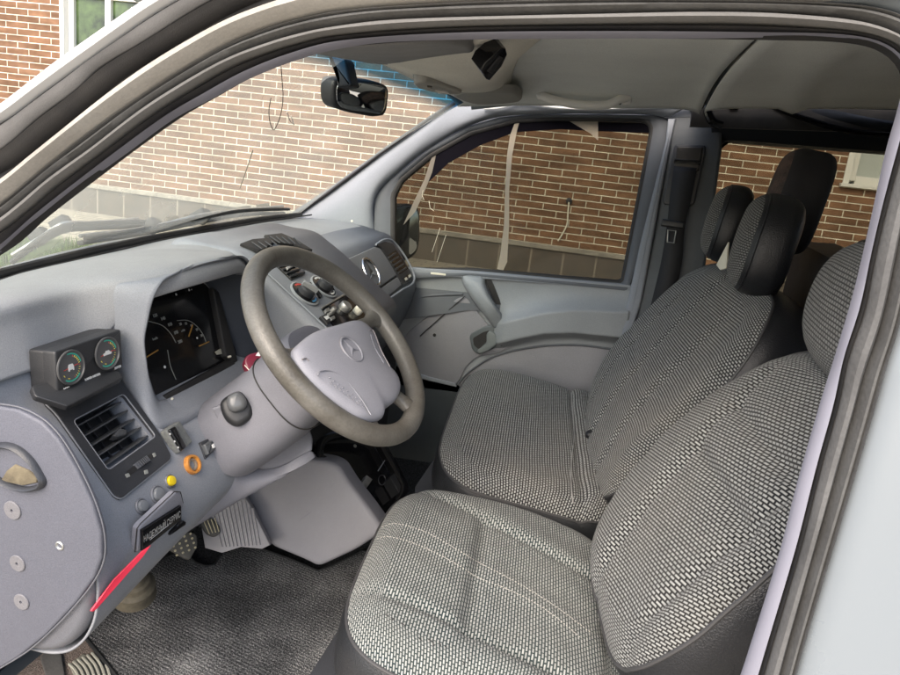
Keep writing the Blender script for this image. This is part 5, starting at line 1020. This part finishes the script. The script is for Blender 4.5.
# ================================================================== seats
from mathutils.bvhtree import BVHTree
def bvh(o): me = o.data; return BVHTree.FromPolygons([v.co[:] for v in me.vertices], [p.vertices[:] for p in me.polygons])
def drape(tree, u, v, lift=0.0008):
    d = Vector(ray(u, v)).normalized(); h = tree.ray_cast(Vector(CP), d); return None if h[0] is None else np.array(h[0]) - np.array(d)*lift
def drape_tube(name, tree, pts, r, mat, parent, n=40, lift=0.0006, seg=5):
    P = [drape(tree, u, v, lift) for u, v in crom(np.array([(a, b, 0) for a, b in pts], float), n)[:, :2]]; P = [p for p in P if p is not None]
    return tube(name, P, r, mat, parent, seg=seg) if len(P) > 2 else None
def gl(x, w_): return math.exp(-(x/w_)**2)
stitch = M('stitch_thread', (.48, .46, .42), .8); pipm = M('piping_grey', (.05, .05, .052), .5)
YAW = radians(7); cyw, syw = cos(YAW), sin(YAW)
def yw(x, y, z): return np.array((x*cyw - y*syw, x*syw + y*cyw, z))
ex_c = nrm(yw(.43, 0, .088)); ez_c = nrm(yw(-.088, 0, .43)); ey_ = yw(0, 1., 0)
def sm(x): return 1/(1+math.exp(-x))
# driver seat
ds = part('driver_seat', van, 'near seat with woven grey fabric and black leatherette sides')
def fcd(X, Y):
    fe, ne = -.131-.42*X, .175-.2*X; q = max(fe-Y, Y-ne); ins = sm(q/.016)             # side bolsters
    z = .014*ins - .009*gl(q, .010) - .013*gl(X-.038, .014)*(1-ins) + .012*sm((X-.045)/.016)*(1-ins)
    z -= .010*gl(X+.185, .012)*(1-ins)
    z += .005*gl(X+.08, .06)*(1-ins) + .0022*sin(27*X+9*Y)*sin(21*Y-4) + .0010*sin(70*Y+30*X); return z
cush, G = pillow('cushion', (.150, .392, .915), ex_c, ey_, ez_c, .228, .262, .11, [fab_c, leatherg], ds, r=.05, p=4.2, feat=fcd, dome=.012, nr=60, na=220, fabric_to=.72, pipe=(.0028, pipm), back=.02)
tb = bvh(cush)
def dashes(name, tree, pts, r, mat, parent, n=60, lift=.0006):
    P = [drape(tree, u, v, lift) for u, v in crom(np.array([(a, b, 0) for a, b in pts], float), n*2)[:, :2]]; parts = []
    for i in range(0, len(P)-1, 2):
        if P[i] is None or P[i+1] is None: continue
        V_, F_ = tubeVF([P[i], (P[i]+P[i+1])/2, P[i+1]], r, 5); parts.append((V_, F_, 0))
    if parts: joinm(name, parts, [mat], parent)
dashes('stitch_line', tb, ((382, 527), (393, 523.5), (410, 526.5), (430, 534), (463, 553), (480, 563), (505, 576), (530, 590), (558, 608), (590, 632)), .0006, stitch, ds, 70)
dashes('stitch_line', tb, ((377, 539), (388, 536.5), (413, 543), (440, 555), (463, 568), (477, 577), (505, 588), (530, 600), (552, 614), (580, 637)), .0006, stitch, ds, 70)
ft = M('torn_edge', (.03, .03, .03), .9)
for k in range(26):
    u = 384+k*5.2+rng.normal()*1.5; v = 613+k*3.0+rng.normal()*2.2; a = drape(tb, u, v, .0004); b = drape(tb, u+2.5+rng.normal()*1.2, v+2.2+rng.normal(), .0004)
    if a is not None and b is not None and rng.random() < .62: tube('frayed_thread', [a, (a+b)/2, b], .0009, ft, ds, seg=4)
ex_b = nrm(yw(-.60, 0, .80)); ez_b = nrm(yw(.80, 0, .60))
def fbd(X, Y):
    fe, ne = -.047-.30*X-.02, .172; q = max(fe-Y, Y-ne); ins = sm(q/.016)
    z = .015*ins*sm((.18-X)/.03) - .009*gl(q, .012)*sm((.19-X)/.02)
    z -= .013*gl(X-.022, .013)*(1-ins); z += .010*sm((X-.03)/.014)*(1-ins)*sm((.10-X)/.02); z -= .012*gl(X-.105, .013)*sm((.19-Y)/.02)*sm((Y+.12)/.02)
    z += .008*gl(X+.10, .08)*(1-ins) + .0022*sin(20*X+7*Y)*sin(19*Y+2) + .001*sin(60*X+20*Y); return z
def tpb(a, b): k = 1-.10*max(0, a+.1); return a, b*k
back, G = pillow('backrest', (-.150, .424, 1.152), ex_b, ey_, ez_b, .262, .240, .13, [fab_b, leather], ds, r=.055, p=3.6, feat=fbd, taper=tpb, dome=.02, nr=60, na=220, fabric_to=.62, pipe=(.003, pipm), back=.03)
tbk = bvh(back)
ex_h = nrm((-.18, 0, .98)); ez_h = nrm((.98, 0, .18))
def headrest(nm, parent, c, hx, hy, T, mats, r=.045, label=None, rot=0.0, pipe=True, post=True, p=2.8, dome=.012):
    ey2 = nrm((sin(rot), cos(rot), 0)); ez2 = nrm(np.cross(ex_h, ey2)); ez2 = ez2 if ez2[0] > 0 else -ez2
    h = part(nm, parent, label) if parent is van else None
    def tp(a, b): return a, b*(1-.10*max(0, a))
    tgt = h or parent
    o, G = pillow(nm if not h else 'pad', c, ex_h, ey2, ez2, hx, hy, T, mats, tgt, r=r, p=p, taper=tp, dome=dome, nr=20, na=100, fabric_to=.6, pipe=None, back=.035, label=label if not h else None)
    if pipe: i = 20+4; tube('headrest_piping', G[i], .0022, leather, tgt, seg=6, closed=True, upv=ez2)
    if post:
        for dy in (-.06, .06): tube('headrest_post', [np.array(c)-ex_h*(hx-.02)-ez2*T*.5+ey2*dy, np.array(c)-ex_h*(hx+.09)-ez2*T*.5+ey2*dy+np.array((.02, 0, 0))], .006, steel, tgt, seg=10)
    return o
headrest('headrest', ds, (-.276, .400, 1.424), .098, .158, .10, [fab_h, leather])
# seat base under the driver cushion
V_, F_ = prism([(.40, .62, .82), (-.08, .62, .76), (-.08, .62, .48), (.36, .62, .48)], (0, 1, 0), .48, .03); obj('seat_base', V_, F_, blacks, ds)
# passenger bench
ps = part('passenger_bench', van, 'far double seat with patterned fabric and two headrests')
def fcp(X, Y):
    z = -.010*gl(X+.105, .009) + .016*sm((-X-.112)/.008) - .006*gl(Y-.11, .05)*sm((-X-.112)/.008)
    for c in (-.2,): z -= .004*gl(Y-c, .02)*0
    z += .009*gl(abs(Y)-.33, .06) - .008*gl(Y-.02, .12)*sm((X+.12)/.02)
    z += .003*sin(13*X+6*Y)*sin(12*Y+3); return z
pc, G = pillow('cushion', (.182, -.330, .905), ex_c, ey_, ez_c, .235, .415, .10, [fab_p, leatherg], ps, r=.045, p=4.6, feat=fcp, dome=.014, nr=60, na=240, fabric_to=.8, pipe=(.0028, pipm), back=.02)
tp_ = bvh(pc)
drape_tube('cushion_seam', tp_, ((572, 383), (572, 400), (574, 425), (574, 440), (572, 455), (571, 480), (573, 503)), .0016, M('seam_light', (.3, .3, .29), .8), ps)
exq = nrm(yw(-.54, 0, .84)); ezq = nrm(yw(.84, 0, .54))
def fbp(X, Y):
    z = .012*gl(abs(Y)-.33, .05) - .010*gl(Y+.02, .014) - .009*gl(abs(Y+.02)-.2, .013)*sm((.2-X)/.02) - .007*gl(X+.04+.1*Y, .014)*.6
    z += .004*sin(11*X+5*Y)*sin(9*Y+1)+.012*gl(X+.1, .12); return z
pb, G = pillow('backrest', (-.098, -.305, 1.120), exq, ey_, ezq, .305, .385, .13, [fab_p, leather], ps, r=.06, p=4.0, feat=fbp, dome=.02, nr=60, na=240, fabric_to=.62, pipe=(.003, pipm), back=.03)
headrest('headrest', ps, (-.236, -.205, 1.447), .108, .125, .105, [fab_h, leather], label='nearer headrest of the bench', rot=.1, post=False)
headrest('headrest', ps, (-.205, -.545, 1.460), .100, .115, .09, [fab_h, leather], label='farther headrest of the bench', rot=.1, post=False)
slab('headrest_tag', PL(at(722, 258, y=-.35), (.9, .4, .2), (0, -1, 0)), [(716, 265), (728, 242), (727, 252), (726, 268), (720, 270)], cream, ps, h=0, d=.004, bevel=.001)
V_, F_ = prism([(.42, .02, .84), (-.06, .02, .78), (-.06, .02, .50), (.38, .02, .50)], (0, 1, 0), .76, .03); obj('seat_base', V_, F_, blacks, ps)
bk = drape(tp_, 590, 436, .01); lathe('belt_buckle', bk if bk is not None else at(590, 436, y=-.3), (0, .3, 1), [(.012, -.01), (.012, .01), (.008, .014), (.001, .014)], black, ps, seg=16)
# rear seat behind the bench
rsn = part('rear_seat', van, 'worn dark seat behind the bench')
rearf = M('rear_seat_fabric', (.055, .05, .05), .9, grain=.6, gscale=300, col2=(.15, .10, .085), vscale=22, bumpd=.001)
headrest('headrest', rsn, (-.335, -.50, 1.530), .125, .13, .12, [rearf, M('rear_headrest_side', (.03, .028, .032), .75, grain=.4)], rot=.15, pipe=False, post=False, p=2.5)
V_, F_ = prism([(-.40, .0, .60), (-.46, .0, 1.40), (-.56, .0, 1.40), (-.56, .0, .60)], (0, 1, 0), .74, .03); obj('backrest', V_, F_, darkint, rsn)

# ================================================================== floor and footwell
FZ = .52
fl = part('cabin_floor', van, 'dark carpeted floor')
V_, F_ = prism([(1.12, .70, FZ), (1.12, -.80, FZ), (-2.2, -.80, FZ), (-2.2, .70, FZ)], (0, 0, 1), .03, 0); obj('floor_carpet', V_, F_, carpet, fl)
V_, F_ = prism([(1.12, .80, FZ+.008), (1.12, .20, FZ+.008), (.50, .20, FZ+.008), (.50, .80, FZ+.008)], (0, 0, 1), .012, .003); obj('beige_carpet', V_, F_, beige, fl)
V_, F_ = prism([(-2.2, -.8, FZ), (-2.2, .8, FZ), (-2.2, .8, 1.78), (-2.2, -.8, 1.78)], (1, 0, 0), .03, 0); obj('cabin_rear_wall', V_, F_, darkint, van)
V_, F_ = prism([(-.30, .78, .5), (-2.2, .78, .5), (-2.2, .70, 1.76), (-.30, .70, 1.76)], (0, -1, .06), .03, 0); obj('near_side_wall', V_, F_, darkint, van)
V_, F_ = prism([(1.35, -.83, .45), (-2.2, -.83, .45), (-2.2, -.83, 1.2), (1.35, -.83, 1.2)], (0, 1, 0), .03, 0); obj('far_side_wall', V_, F_, darkint, van)
V_, F_ = prism([(1.35, .84, 0.3), (1.35, -.84, 0.3), (-2.3, -.84, 0.3), (-2.3, .84, 0.3)], (0, 0, -1), -.02, 0)
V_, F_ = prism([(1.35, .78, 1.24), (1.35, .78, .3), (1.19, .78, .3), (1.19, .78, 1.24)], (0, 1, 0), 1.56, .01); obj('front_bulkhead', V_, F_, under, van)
# toe board: sloping carpet with ribbed plastic
rows = [[(1.17, y, z+.3), (1.14, y, z+.15), (1.12, y, z+.02)] for y, z in ((.75, .56), (.3, .56), (-.1, .56))]
surf('toe_board', rows, carpet, fl, nu=20, thick=.01)
RBP = PL(at(245, 510, y=.07), nrm((-.30, .85, .42)), (-1, -.3, 0))
slab('ribbed_cover', RBP, [(200, 520), (243, 494), (252, 508), (270, 545), (262, 549), (241, 547), (222, 553), (205, 548)], M('ribbed_grey', (.32, .315, .335), .55, var=.12), fl, h=0, d=.03, bevel=.002)
for k in range(11):
    f = k/10; a = (213+f*40, 512-f*16+ (0 if f < .8 else (f-.8)*60)); b = (222+f*38, 547-f*2)
    tube('cover_rib', [RBP.px(*a, .001), RBP.px(*b, .001)], .0022, MATS['ribbed_grey'], fl, seg=5)
# grey side cover of the lower console
CVP = PL(at(320, 510, y=.00), nrm((-.10, .97, .22)), (-1, -.1, 0))
slab('console_side_cover', CVP, [(236, 492), (262, 462), (295, 457), (328, 461), (339, 466), (350, 484), (368, 507), (381.5, 526), (380, 534), (356, 550), (318, 567.5), (306, 561), (270, 546), (252, 512)], M('console_cover_plastic', (.30, .30, .33), .5, grain=.2, var=.08), van, h=.0, d=.07, bevel=.012, rnd=.02, label='lilac grey side cover of the lower console')
for q in (((331, 487), (334, 484)), ((352, 530), (357, 521)), ((300, 520), (311, 512))): tube('scratch', [CVP.px(*q[0], .0002), CVP.px(*q[1], .0002)], .0005, padm, van, seg=4)
# black open storage box of the console
BXP = PL(at(375, 480, y=-.12), nrm((-.62, .35, .70)), (-.3, -.95, 0))
sb = part('storage_box', van, 'gloss black open storage box in the lower console')
ringband('box_rim', smooth_loop([(318, 458), (322, 436), (352, 430), (379, 434), (387, 446), (409, 487), (406, 495), (383, 528), (368, 512), (345, 478), (336, 462)], 4), smooth_loop([(324, 455), (328, 441), (352, 436), (376, 440), (382, 450), (402, 486), (400, 492), (383, 518), (372, 506), (352, 478), (340, 460)], 4), BXP, 0, 0, gloss, sb, bul=.003, d=.02)
slab('box_floor', BXP, [(318, 458), (322, 436), (352, 430), (379, 434), (387, 446), (409, 487), (406, 495), (383, 528), (368, 512), (345, 478), (336, 462)], gloss, sb, h=-.05, d=.15, bevel=0)
slab('metal_clip', BXP, [(357, 483.5), (366, 479), (370, 472), (376, 476.5), (371, 484), (362, 490)], steel, sb, h=-.018, d=.02, bevel=.002, label='dull metal clip')
slab('box_pad', BXP, [(391, 477), (396, 471), (405, 487), (400, 492)], black, sb, h=-.005, d=.04, bevel=.002)
tube('box_ring', [BXP.px(382+3.5*cos(a), 480+5*sin(a), -.02) for a in np.linspace(0, 2*pi, 20, endpoint=False)], .0012, blacks, sb, closed=True, seg=5)
tube('box_edge', [BXP.px(u, v, -.012) for u, v in ((376, 440), (387, 457), (378, 471))], .0014, M('edge_light', (0, 0, 0)), sb, seg=5)
lathe('box_screw', BXP.px(355, 446, -.03), BXP.n, [(.005, 0), (.004, .002), (.001, .002)], steel, sb, seg=10)
# pedals
def pedal(nm, poly, pl, mat, label=None): return slab(nm, pl, poly, mat, van, h=0, d=.012, bevel=.003, rnd=.008, label=label)
bpl = PL(at(187, 546, y=.20), nrm((-.62, .45, .6)), (-.3, -1, 0)); pedr = M('pedal_rubber', (.09, .088, .08), .6, var=.3, vscale=40)
bpd = part('brake_pedal', van, 'black pedal studded with rings')
slab('pedal_pad', bpl, [(166, 543), (186, 530), (197, 534), (198, 545), (190, 560), (182, 556), (166, 547)], pedr, bpd, h=0, d=.012, bevel=.003, rnd=.008)
for i in range(4):
    for j in range(4):
        u, v = 172+i*6.2+j*1.6, 541.5-i*2.6+j*4.6
        if v-546 < 12-abs(u-184)*.35: V_, F_ = latheVF(bpl.px(u, v, .001), bpl.n, [(.0026, -.001), (.0024, .0012), (.0015, .0012), (.0013, -.0005), (.0001, -.0005)], 10); obj('pedal_stud', V_, F_, M('stud_dusty', (.55, .5, .34), .6), bpd)
apl = PL(at(212, 527, y=.12), nrm((-.55, .55, .6)), (-.3, -1, 0)); apd = part('accelerator_pedal', van, 'small ribbed black pedal')
slab('pedal_pad', apl, [(200, 522), (211, 517), (220, 526), (221, 533), (214, 537), (206, 533)], pedr, apd, h=0, d=.012, bevel=.003, rnd=.008)
for k in range(4): tube('pedal_rib', [apl.px(204+k*3.6, 521.5-k*1.2, .001), apl.px(209.5+k*3.2, 534-k*.8, .001)], .0012, M('stud_dusty', (0, 0, 0)), apd, seg=5)
tube('pedal_arm', [at(186, 540, y=.2)+np.array((.03, 0, -.01)), at(196, 520, y=.22)+np.array((.06, 0, .05))], .009, under, bpd)
tube('pedal_arm', [at(212, 524, y=.12)+np.array((.03, 0, -.01)), at(220, 505, y=.13)+np.array((.06, 0, .05))], .007, under, apd)
cb = at(133, 578, y=.30); lathe('steering_boot', cb+np.array((0, 0, -.02)), (-.2, .25, .9), [(.045, -.03), (.044, 0), (.036, .008), (.034, .02), (.028, .024), (.026, .04), (.018, .045), (.001, .045)], M('dusty_boot', (.16, .14, .10), .7, col2=(.08, .07, .05), vscale=40), van, seg=30, label='dusty rubber boot on the floor')
# footrest strip near the door
FR = PL((.9, .5, FZ+.012), (0, 0, 1), (0, -1, 0))
fr = part('entry_step', van, 'pale ribbed step beside the mat')
slab('step_plate', FR, [(69, 664), (83, 653), (110, 668), (118, 690), (80, 690)], M('step_dusty', (.30, .30, .26), .6, var=.2), fr, h=0, d=.01, bevel=.002)
for k in range(7):
    tube('step_rib', [FR.px(u, v, .003) for u, v in ((69+k*4.6, 664-k*2.2), (76+k*5.0, 671-k*1.2), (82+k*5.2, 688))], .0028, M('step_rib_pale', (.40, .40, .35), .5), fr, seg=6, smoothn=12)
V_, F_ = prism([FR.px(u, v, .004) for u, v in ((40, 656), (56, 643), (62, 655), (67, 690), (50, 690))], (0, 0, 1), .02, .003); obj('rubber_flap', V_, F_, rubberg, fr)
# ================================================================== floor mat (lies on the floor)
MT = PL((.8, .1, FZ+.016), (0, 0, 1), (0, -1, 0))
mo_ = [(77, 627), (83, 617), (110, 595), (135, 580), (160, 560), (185, 551), (196, 563), (207, 566.5), (214, 565), (222, 553), (229, 544), (238, 540.5), (248, 543), (262, 549), (290, 559), (318, 571), (331, 566), (362, 551), (400, 560), (420, 640), (400, 720), (140, 730), (128, 690), (100, 655)]
def matmat():
    m = bpy.data.materials.new('ribbed_mat'); m.use_nodes = True; n = m.node_tree; b = n.nodes['Principled BSDF']; b.inputs['Roughness'].default_value = .95; b.inputs['Specular IOR Level'].default_value = .1
    tc = n.nodes.new('ShaderNodeTexCoord'); no = n.nodes.new('ShaderNodeTexNoise'); no.inputs['Scale'].default_value = 330; no.inputs['Detail'].default_value = 4; n.links.new(tc.outputs['Object'], no.inputs[0])
    big = n.nodes.new('ShaderNodeTexNoise'); big.inputs['Scale'].default_value = 7; big.inputs['Detail'].default_value = 6; n.links.new(tc.outputs['Object'], big.inputs[0])
    wv = n.nodes.new('ShaderNodeTexWave'); wv.bands_direction = 'Y'; wv.inputs['Scale'].default_value = 38; wv.inputs['Distortion'].default_value = 1.5; wv.inputs['Detail'].default_value = 2
    mp = n.nodes.new('ShaderNodeMapping'); mp.inputs['Rotation'].default_value = (0, 0, .25); n.links.new(tc.outputs['Object'], mp.inputs[0]); n.links.new(mp.outputs[0], wv.inputs[0])
    a = n.nodes.new('ShaderNodeMath'); a.operation = 'MULTIPLY_ADD'; n.links.new(wv.outputs['Fac'], a.inputs[0]); a.inputs[1].default_value = .10; n.links.new(no.outputs[0], a.inputs[2])
    a2 = n.nodes.new('ShaderNodeMath'); a2.operation = 'MULTIPLY_ADD'; n.links.new(big.outputs[0], a2.inputs[0]); a2.inputs[1].default_value = .45; n.links.new(a.outputs[0], a2.inputs[2])
    cr = n.nodes.new('ShaderNodeValToRGB'); e = cr.color_ramp.elements; e[0].position = .62; e[0].color = (.028, .03, .032, 1); e[1].position = 1.0; e[1].color = (.55, .555, .54, 1); el = cr.color_ramp.elements.new(.82); el.color = (.15, .153, .157, 1)
    n.links.new(a2.outputs[0], cr.inputs[0]); n.links.new(cr.outputs[0], b.inputs['Base Color'])
    bu = n.nodes.new('ShaderNodeBump'); bu.inputs['Strength'].default_value = 1; bu.inputs['Distance'].default_value = .004; n.links.new(a.outputs[0], bu.inputs['Height']); n.links.new(bu.outputs[0], b.inputs['Normal']); return m
mat_o = thing('floor_mat', 'dark speckled carpet mat with bound edge lying in the driver footwell', 'floor mat', (.8, .1, FZ+.008))
mpts = [MT.px(*p) for p in mo_]; V_, F_ = prism(mpts, (0, 0, 1), .008, .003); obj('mat_pile', V_, F_, matmat(), mat_o)
tube('bound_edge', [p+np.array((0, 0, -.001)) for p in mpts], .0042, M('mat_edge', (.018, .02, .022), .8), mat_o, closed=True, seg=8)

# ================================================================== driver door aperture, nearest to the viewer
def opl(off): return PL((0, .80+off, 1.15), (0, .9929, .1191), (-1, 0, 0))
B = {
 0: [(-60, 287), (0, 251), (34.7, 221.5), (80, 185.5), (129, 150), (173, 118), (211, 98), (244, 80), (278, 65.5), (300, 58), (324, 51), (369, 43), (413, 40), (480, 38.5), (602, 37.5), (700, 37.5), (767, 36.5), (800, 36.5), (833, 38), (860, 40.5), (882, 46.5), (899, 58), (905, 72), (903, 90), (897, 115), (887, 150), (870.7, 224), (854, 294), (835.5, 357), (822, 400), (797, 487), (781, 550), (746.5, 660), (733, 700), (700, 800)],
 1: [(-60, 281), (0, 246), (34, 216), (80, 180), (122, 148), (170, 113.5), (208, 91.5), (240, 73.5), (278, 57.5), (300, 50.5), (324, 43.3), (369, 38), (413, 35), (480, 32.3), (602, 31.5), (700, 32), (767, 33), (838, 34.5), (868, 38), (886, 43.5), (902, 55), (911, 72), (911, 95), (904, 125), (895, 157), (882, 205), (869, 261), (859.6, 309), (843, 357), (835, 400), (818, 461), (797.5, 542.6), (765, 652.5), (752, 697), (720, 800)],
 2: [(-60, 262), (0, 229), (26.7, 209), (53, 186), (93, 156.7), (144, 118), (189, 89), (233, 64.4), (278, 47.8), (300, 41.8), (324, 36), (369, 31), (413, 27.8), (480, 25), (602, 23), (700, 22.3), (767, 23.5), (833, 28), (867, 32.5), (900, 45), (917, 68), (918, 100), (910, 130), (901, 162), (888, 210), (875.5, 264), (866, 312), (849.5, 360), (840.5, 403), (823.5, 464), (803, 545), (771, 655), (758, 700), (728, 800)],
 3: [(-60, 250), (0, 218), (26.7, 197), (53, 175), (93, 147), (144, 107.5), (189, 79), (233, 55.5), (278, 39.2), (300, 33), (324, 28), (369, 21), (413, 18), (480, 16), (602, 13.2), (700, 11), (767, 12), (833, 16.8), (867, 22), (903, 36), (927, 62), (930, 105), (916, 170), (903, 225), (892, 280), (880, 330), (866, 370), (856, 405), (838, 470), (815, 550), (787, 650), (774, 700), (745, 800)],
 4: [(-60, 236), (0, 205), (26.7, 184), (53, 162), (100, 126), (144, 95.6), (189, 66.7), (233, 42), (278, 24.6), (300, 19), (324, 13), (369, 7.8), (413, 5), (480, 1.5), (602, -1), (700, 0), (767, 1), (833, 3), (872, 6), (912, 18), (941, 50), (946, 110), (933, 170), (921, 225), (910, 280), (900, 325), (887, 365), (877, 402), (857, 470), (833, 550), (803, 650), (788, 705), (760, 800)],
 5: [(-60, 207), (0, 178), (26.7, 157), (53, 136), (106.7, 92), (144, 64.4), (189, 37), (233, 13.5), (269, 0), (295, -9), (324, -16), (369, -24), (413, -29), (480, -34), (602, -37), (700, -37), (767, -36), (833, -33), (880, -28), (925, -8), (955, 35), (963, 105), (955, 170), (943, 235), (930, 290), (918, 330), (906, 366), (895, 405), (872, 475), (845, 555), (815, 650), (800, 705), (772, 800)],
 6: [(-60, 178), (0, 150.5), (40, 117.5), (77, 90), (100, 68.5), (144, 42), (189, 13.7), (213, 0), (258, -22), (290, -33), (324, -41), (369, -50), (413, -56), (480, -61), (602, -64)],
 7: [(-60, 150), (0, 118), (37, 91), (61, 73.5), (122, 30), (148, 12), (168, 0), (195, -15), (232, -35), (280, -52), (324, -63), (369, -72), (413, -78), (480, -83), (602, -86)],
 8: [(-60, 138), (0, 103), (17, 90.5), (59, 57.5), (83, 40.5), (120, 15), (142, 0), (170, -17), (210, -38), (265, -62), (324, -78), (369, -88), (413, -94), (480, -100), (602, -104)]}
OFF = {0: .0, 1: .010, 2: .016, 3: .020, 4: .028, 5: .045, 6: .040, 7: .055, 8: .050}
def brow(k, n=230, lim=None, extra=0.0):
    P = crom([opl(OFF[k]+extra).px(*p) for p in B[k]], 900); return P
def par(k1, k2, n=260):
    """two boundaries sampled so that points face each other across the band"""
    A, B_ = brow(k1), brow(k2); A = rs(A, n, False); out = []; j0 = 0
    for i in range(n):
        d = np.linalg.norm(B_[j0:j0+60]-A[i], axis=1); j0 = j0+int(np.argmin(d)) if len(d) else j0; out.append(B_[j0])
    Bm = np.array(out)
    for _ in range(6): Bm[1:-1] = (Bm[:-2]+Bm[1:-1]*2+Bm[2:])/4
    return A, Bm
OUTN = np.array((0, .9929, .1191))
def band(name, k1, k2, prof, mat, parent, label=None, n=260, dk=.02, sel=None):
    A, C = par(k1, k2, n)
    if sel and sel[0] in ('t', 'p'):
        k = int(np.argmax([(p-CP)@RT/((p-CP)@FW) for p in A])); sel = (0, k+1) if sel[0] == 't' else (k, n)
    if sel: A, C = A[sel[0]:sel[1]], C[sel[0]:sel[1]]
    G = [A-OUTN*dk]+[A*(1-f)+C*f+OUTN*h for f, h in prof]+[C-OUTN*dk]
    V_, F_ = gridVF(np.array(G)); F_ = orient(V_, F_); return obj(name, V_, F_, mat, parent, sharp=45, label=label)
ap = part('door_aperture', van)
band('inner_frame', 0, 1, [(0, 0), (.1, .003), (.5, .005), (.9, .003), (1, 0)], lav, ap, dk=.003, label='lavender painted inner edge of the opening')
band('dark_channel', 1, 2, [(0, -.008), (.3, -.006), (.6, .002), (.8, -.003), (1, -.006)], rubber, ap)
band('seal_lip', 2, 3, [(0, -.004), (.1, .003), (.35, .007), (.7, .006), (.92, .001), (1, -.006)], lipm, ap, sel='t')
band('seal_lip', 2, 3, [(0, -.004), (.1, .003), (.35, .007), (.7, .006), (.92, .001), (1, -.006)], M('shaded_seal_lip', (.105, .105, .104), .75, grain=.3, gscale=300, col2=(.07, .07, .07), vscale=16), ap, sel='p')  # darker copy of the lip: shade of the pillar run put into the colour
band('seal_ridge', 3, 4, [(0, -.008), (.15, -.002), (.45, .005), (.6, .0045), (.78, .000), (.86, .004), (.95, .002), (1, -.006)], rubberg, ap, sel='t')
band('seal_ridge', 3, 4, [(0, -.008), (.15, -.002), (.45, .005), (.6, .0045), (.78, .000), (.86, .004), (.95, .002), (1, -.006)], M('shaded_dusty_rubber', (.085, .085, .083), .8, grain=.3, gscale=300, col2=(.055, .054, .052), vscale=18), ap, sel='p', label='grey rubber seal on the rear pillar, shade painted into its colour')  # same ridge in a darker tone, pillar shade painted in
band('weatherstrip', 4, 5, [(0, -.012), (.08, -.003), (.25, .007), (.5, .011), (.75, .008), (.93, -.002), (1, -.012)], bulb, ap, sel=(0, 150), label='dusty bulb weatherstrip')
A, C = par(5, 6, 200)
nl = int(200*.95)
def bandk(name, k1, k2, prof, mat, parent, n=160, frac=1.0, dk=.02, label=None):
    A0 = brow(k1); B_ = brow(k2)
    if frac < 1: A0 = A0[:int(900*frac)]
    A = rs(A0, n, False); C = rs(B_, n, False) if frac < 1 else rs(B_, n, False)
    # match by nearest
    C = np.array([B_[np.argmin(np.linalg.norm(B_-a, axis=1))] for a in A])
    for _ in range(8): C[1:-1] = (C[:-2]+C[1:-1]*2+C[2:])/4
    G = [A-OUTN*dk]+[A*(1-f)+C*f+OUTN*h for f, h in prof]+[C-OUTN*dk]
    V_, F_ = gridVF(np.array(G)); F_ = orient(V_, F_); return obj(name, V_, F_, mat, parent, sharp=45, label=label)
bandk('outer_channel', 5, 6, [(0, -.012), (.15, -.018), (.5, -.018), (.62, -.006), (.8, -.002), (.95, .002), (1, -.004)], rubber, ap, frac=.50)
bandk('door_jamb', 6, 7, [(0, .001), (.06, .003), (.5, .001), (.8, -.002), (.9, -.010), (1, -.008)], jambm, ap)
bandk('pillar_paint', 7, 8, [(0, -.006), (.15, .004), (.4, .007), (.7, .005), (.92, -.004), (1, -.02)], M('pillar_white_paint', (0.66, 0.67, 0.68), 0.3, coat=.5, var=.04), ap, dk=.08, label='white painted windscreen pillar')
# roof skin and white body side behind the opening
G = []
roofx = [(1, 1)]
R5 = brow(4); idx = [i for i in range(900)]
# body side panel (right): from the seal outwards, turning slightly towards the viewer, then the roof drip
P4 = rs(R5, 300, False); st_i = int(np.argmax(P4[:, 2]*0 + np.array([opl(0).loc(p)[0] for p in P4])*1.0)) if False else 0
sidep = [p for p in P4 if p[0] < -.12]
sp_ = np.array(sidep); G = []
for f, out_, yy in ((0, 0, -.012), (.0, .004, .0), (0, .02, .006), (0, .05, .014), (0, .10, .022), (0, .20, .034), (0, .40, .045), (0, .9, .05)):
    G.append([p + np.array((-out_, 0, 0)) + OUTN*yy for p in sp_])
V_, F_ = gridVF(np.array(G)); F_ = orient(V_, F_); obj('body_side', V_, F_, paint, van, sharp=60, label='white painted body side right of the opening')
G = []
for y, z in ((.79, 1.762), (.835, 1.768), (.84, 1.785), (.80, 1.81), (.74, 1.83), (.5, 1.87), (0, 1.89), (-.5, 1.87), (-.74, 1.82), (-.79, 1.76)): G.append([(x, y*.95, z-max(0, x-.25)*.12) for x in np.linspace(.50, -2.2, 30)])
V_, F_ = gridVF(np.array(G)); o = obj('roof_panel', V_, F_, paint, van, sharp=None); m = o.modifiers.new('t', 'SOLIDIFY'); m.thickness = .004
V_, F_ = prism([(-.14, -.80, 1.86), (-2.25, -.80, 1.86), (-2.25, -.80, 1.70), (-.14, -.80, 1.70)], (0, -1, 0), .03, 0); obj('cant_rail', V_, F_, rubber, van)
V_, F_ = prism([(1.3, .80, .15), (-2.2, .80, .15), (-2.2, .80, .50), (1.3, .80, .50)], (0, 1, 0), 1.6, .02); obj('sill', V_, F_, paint, van)
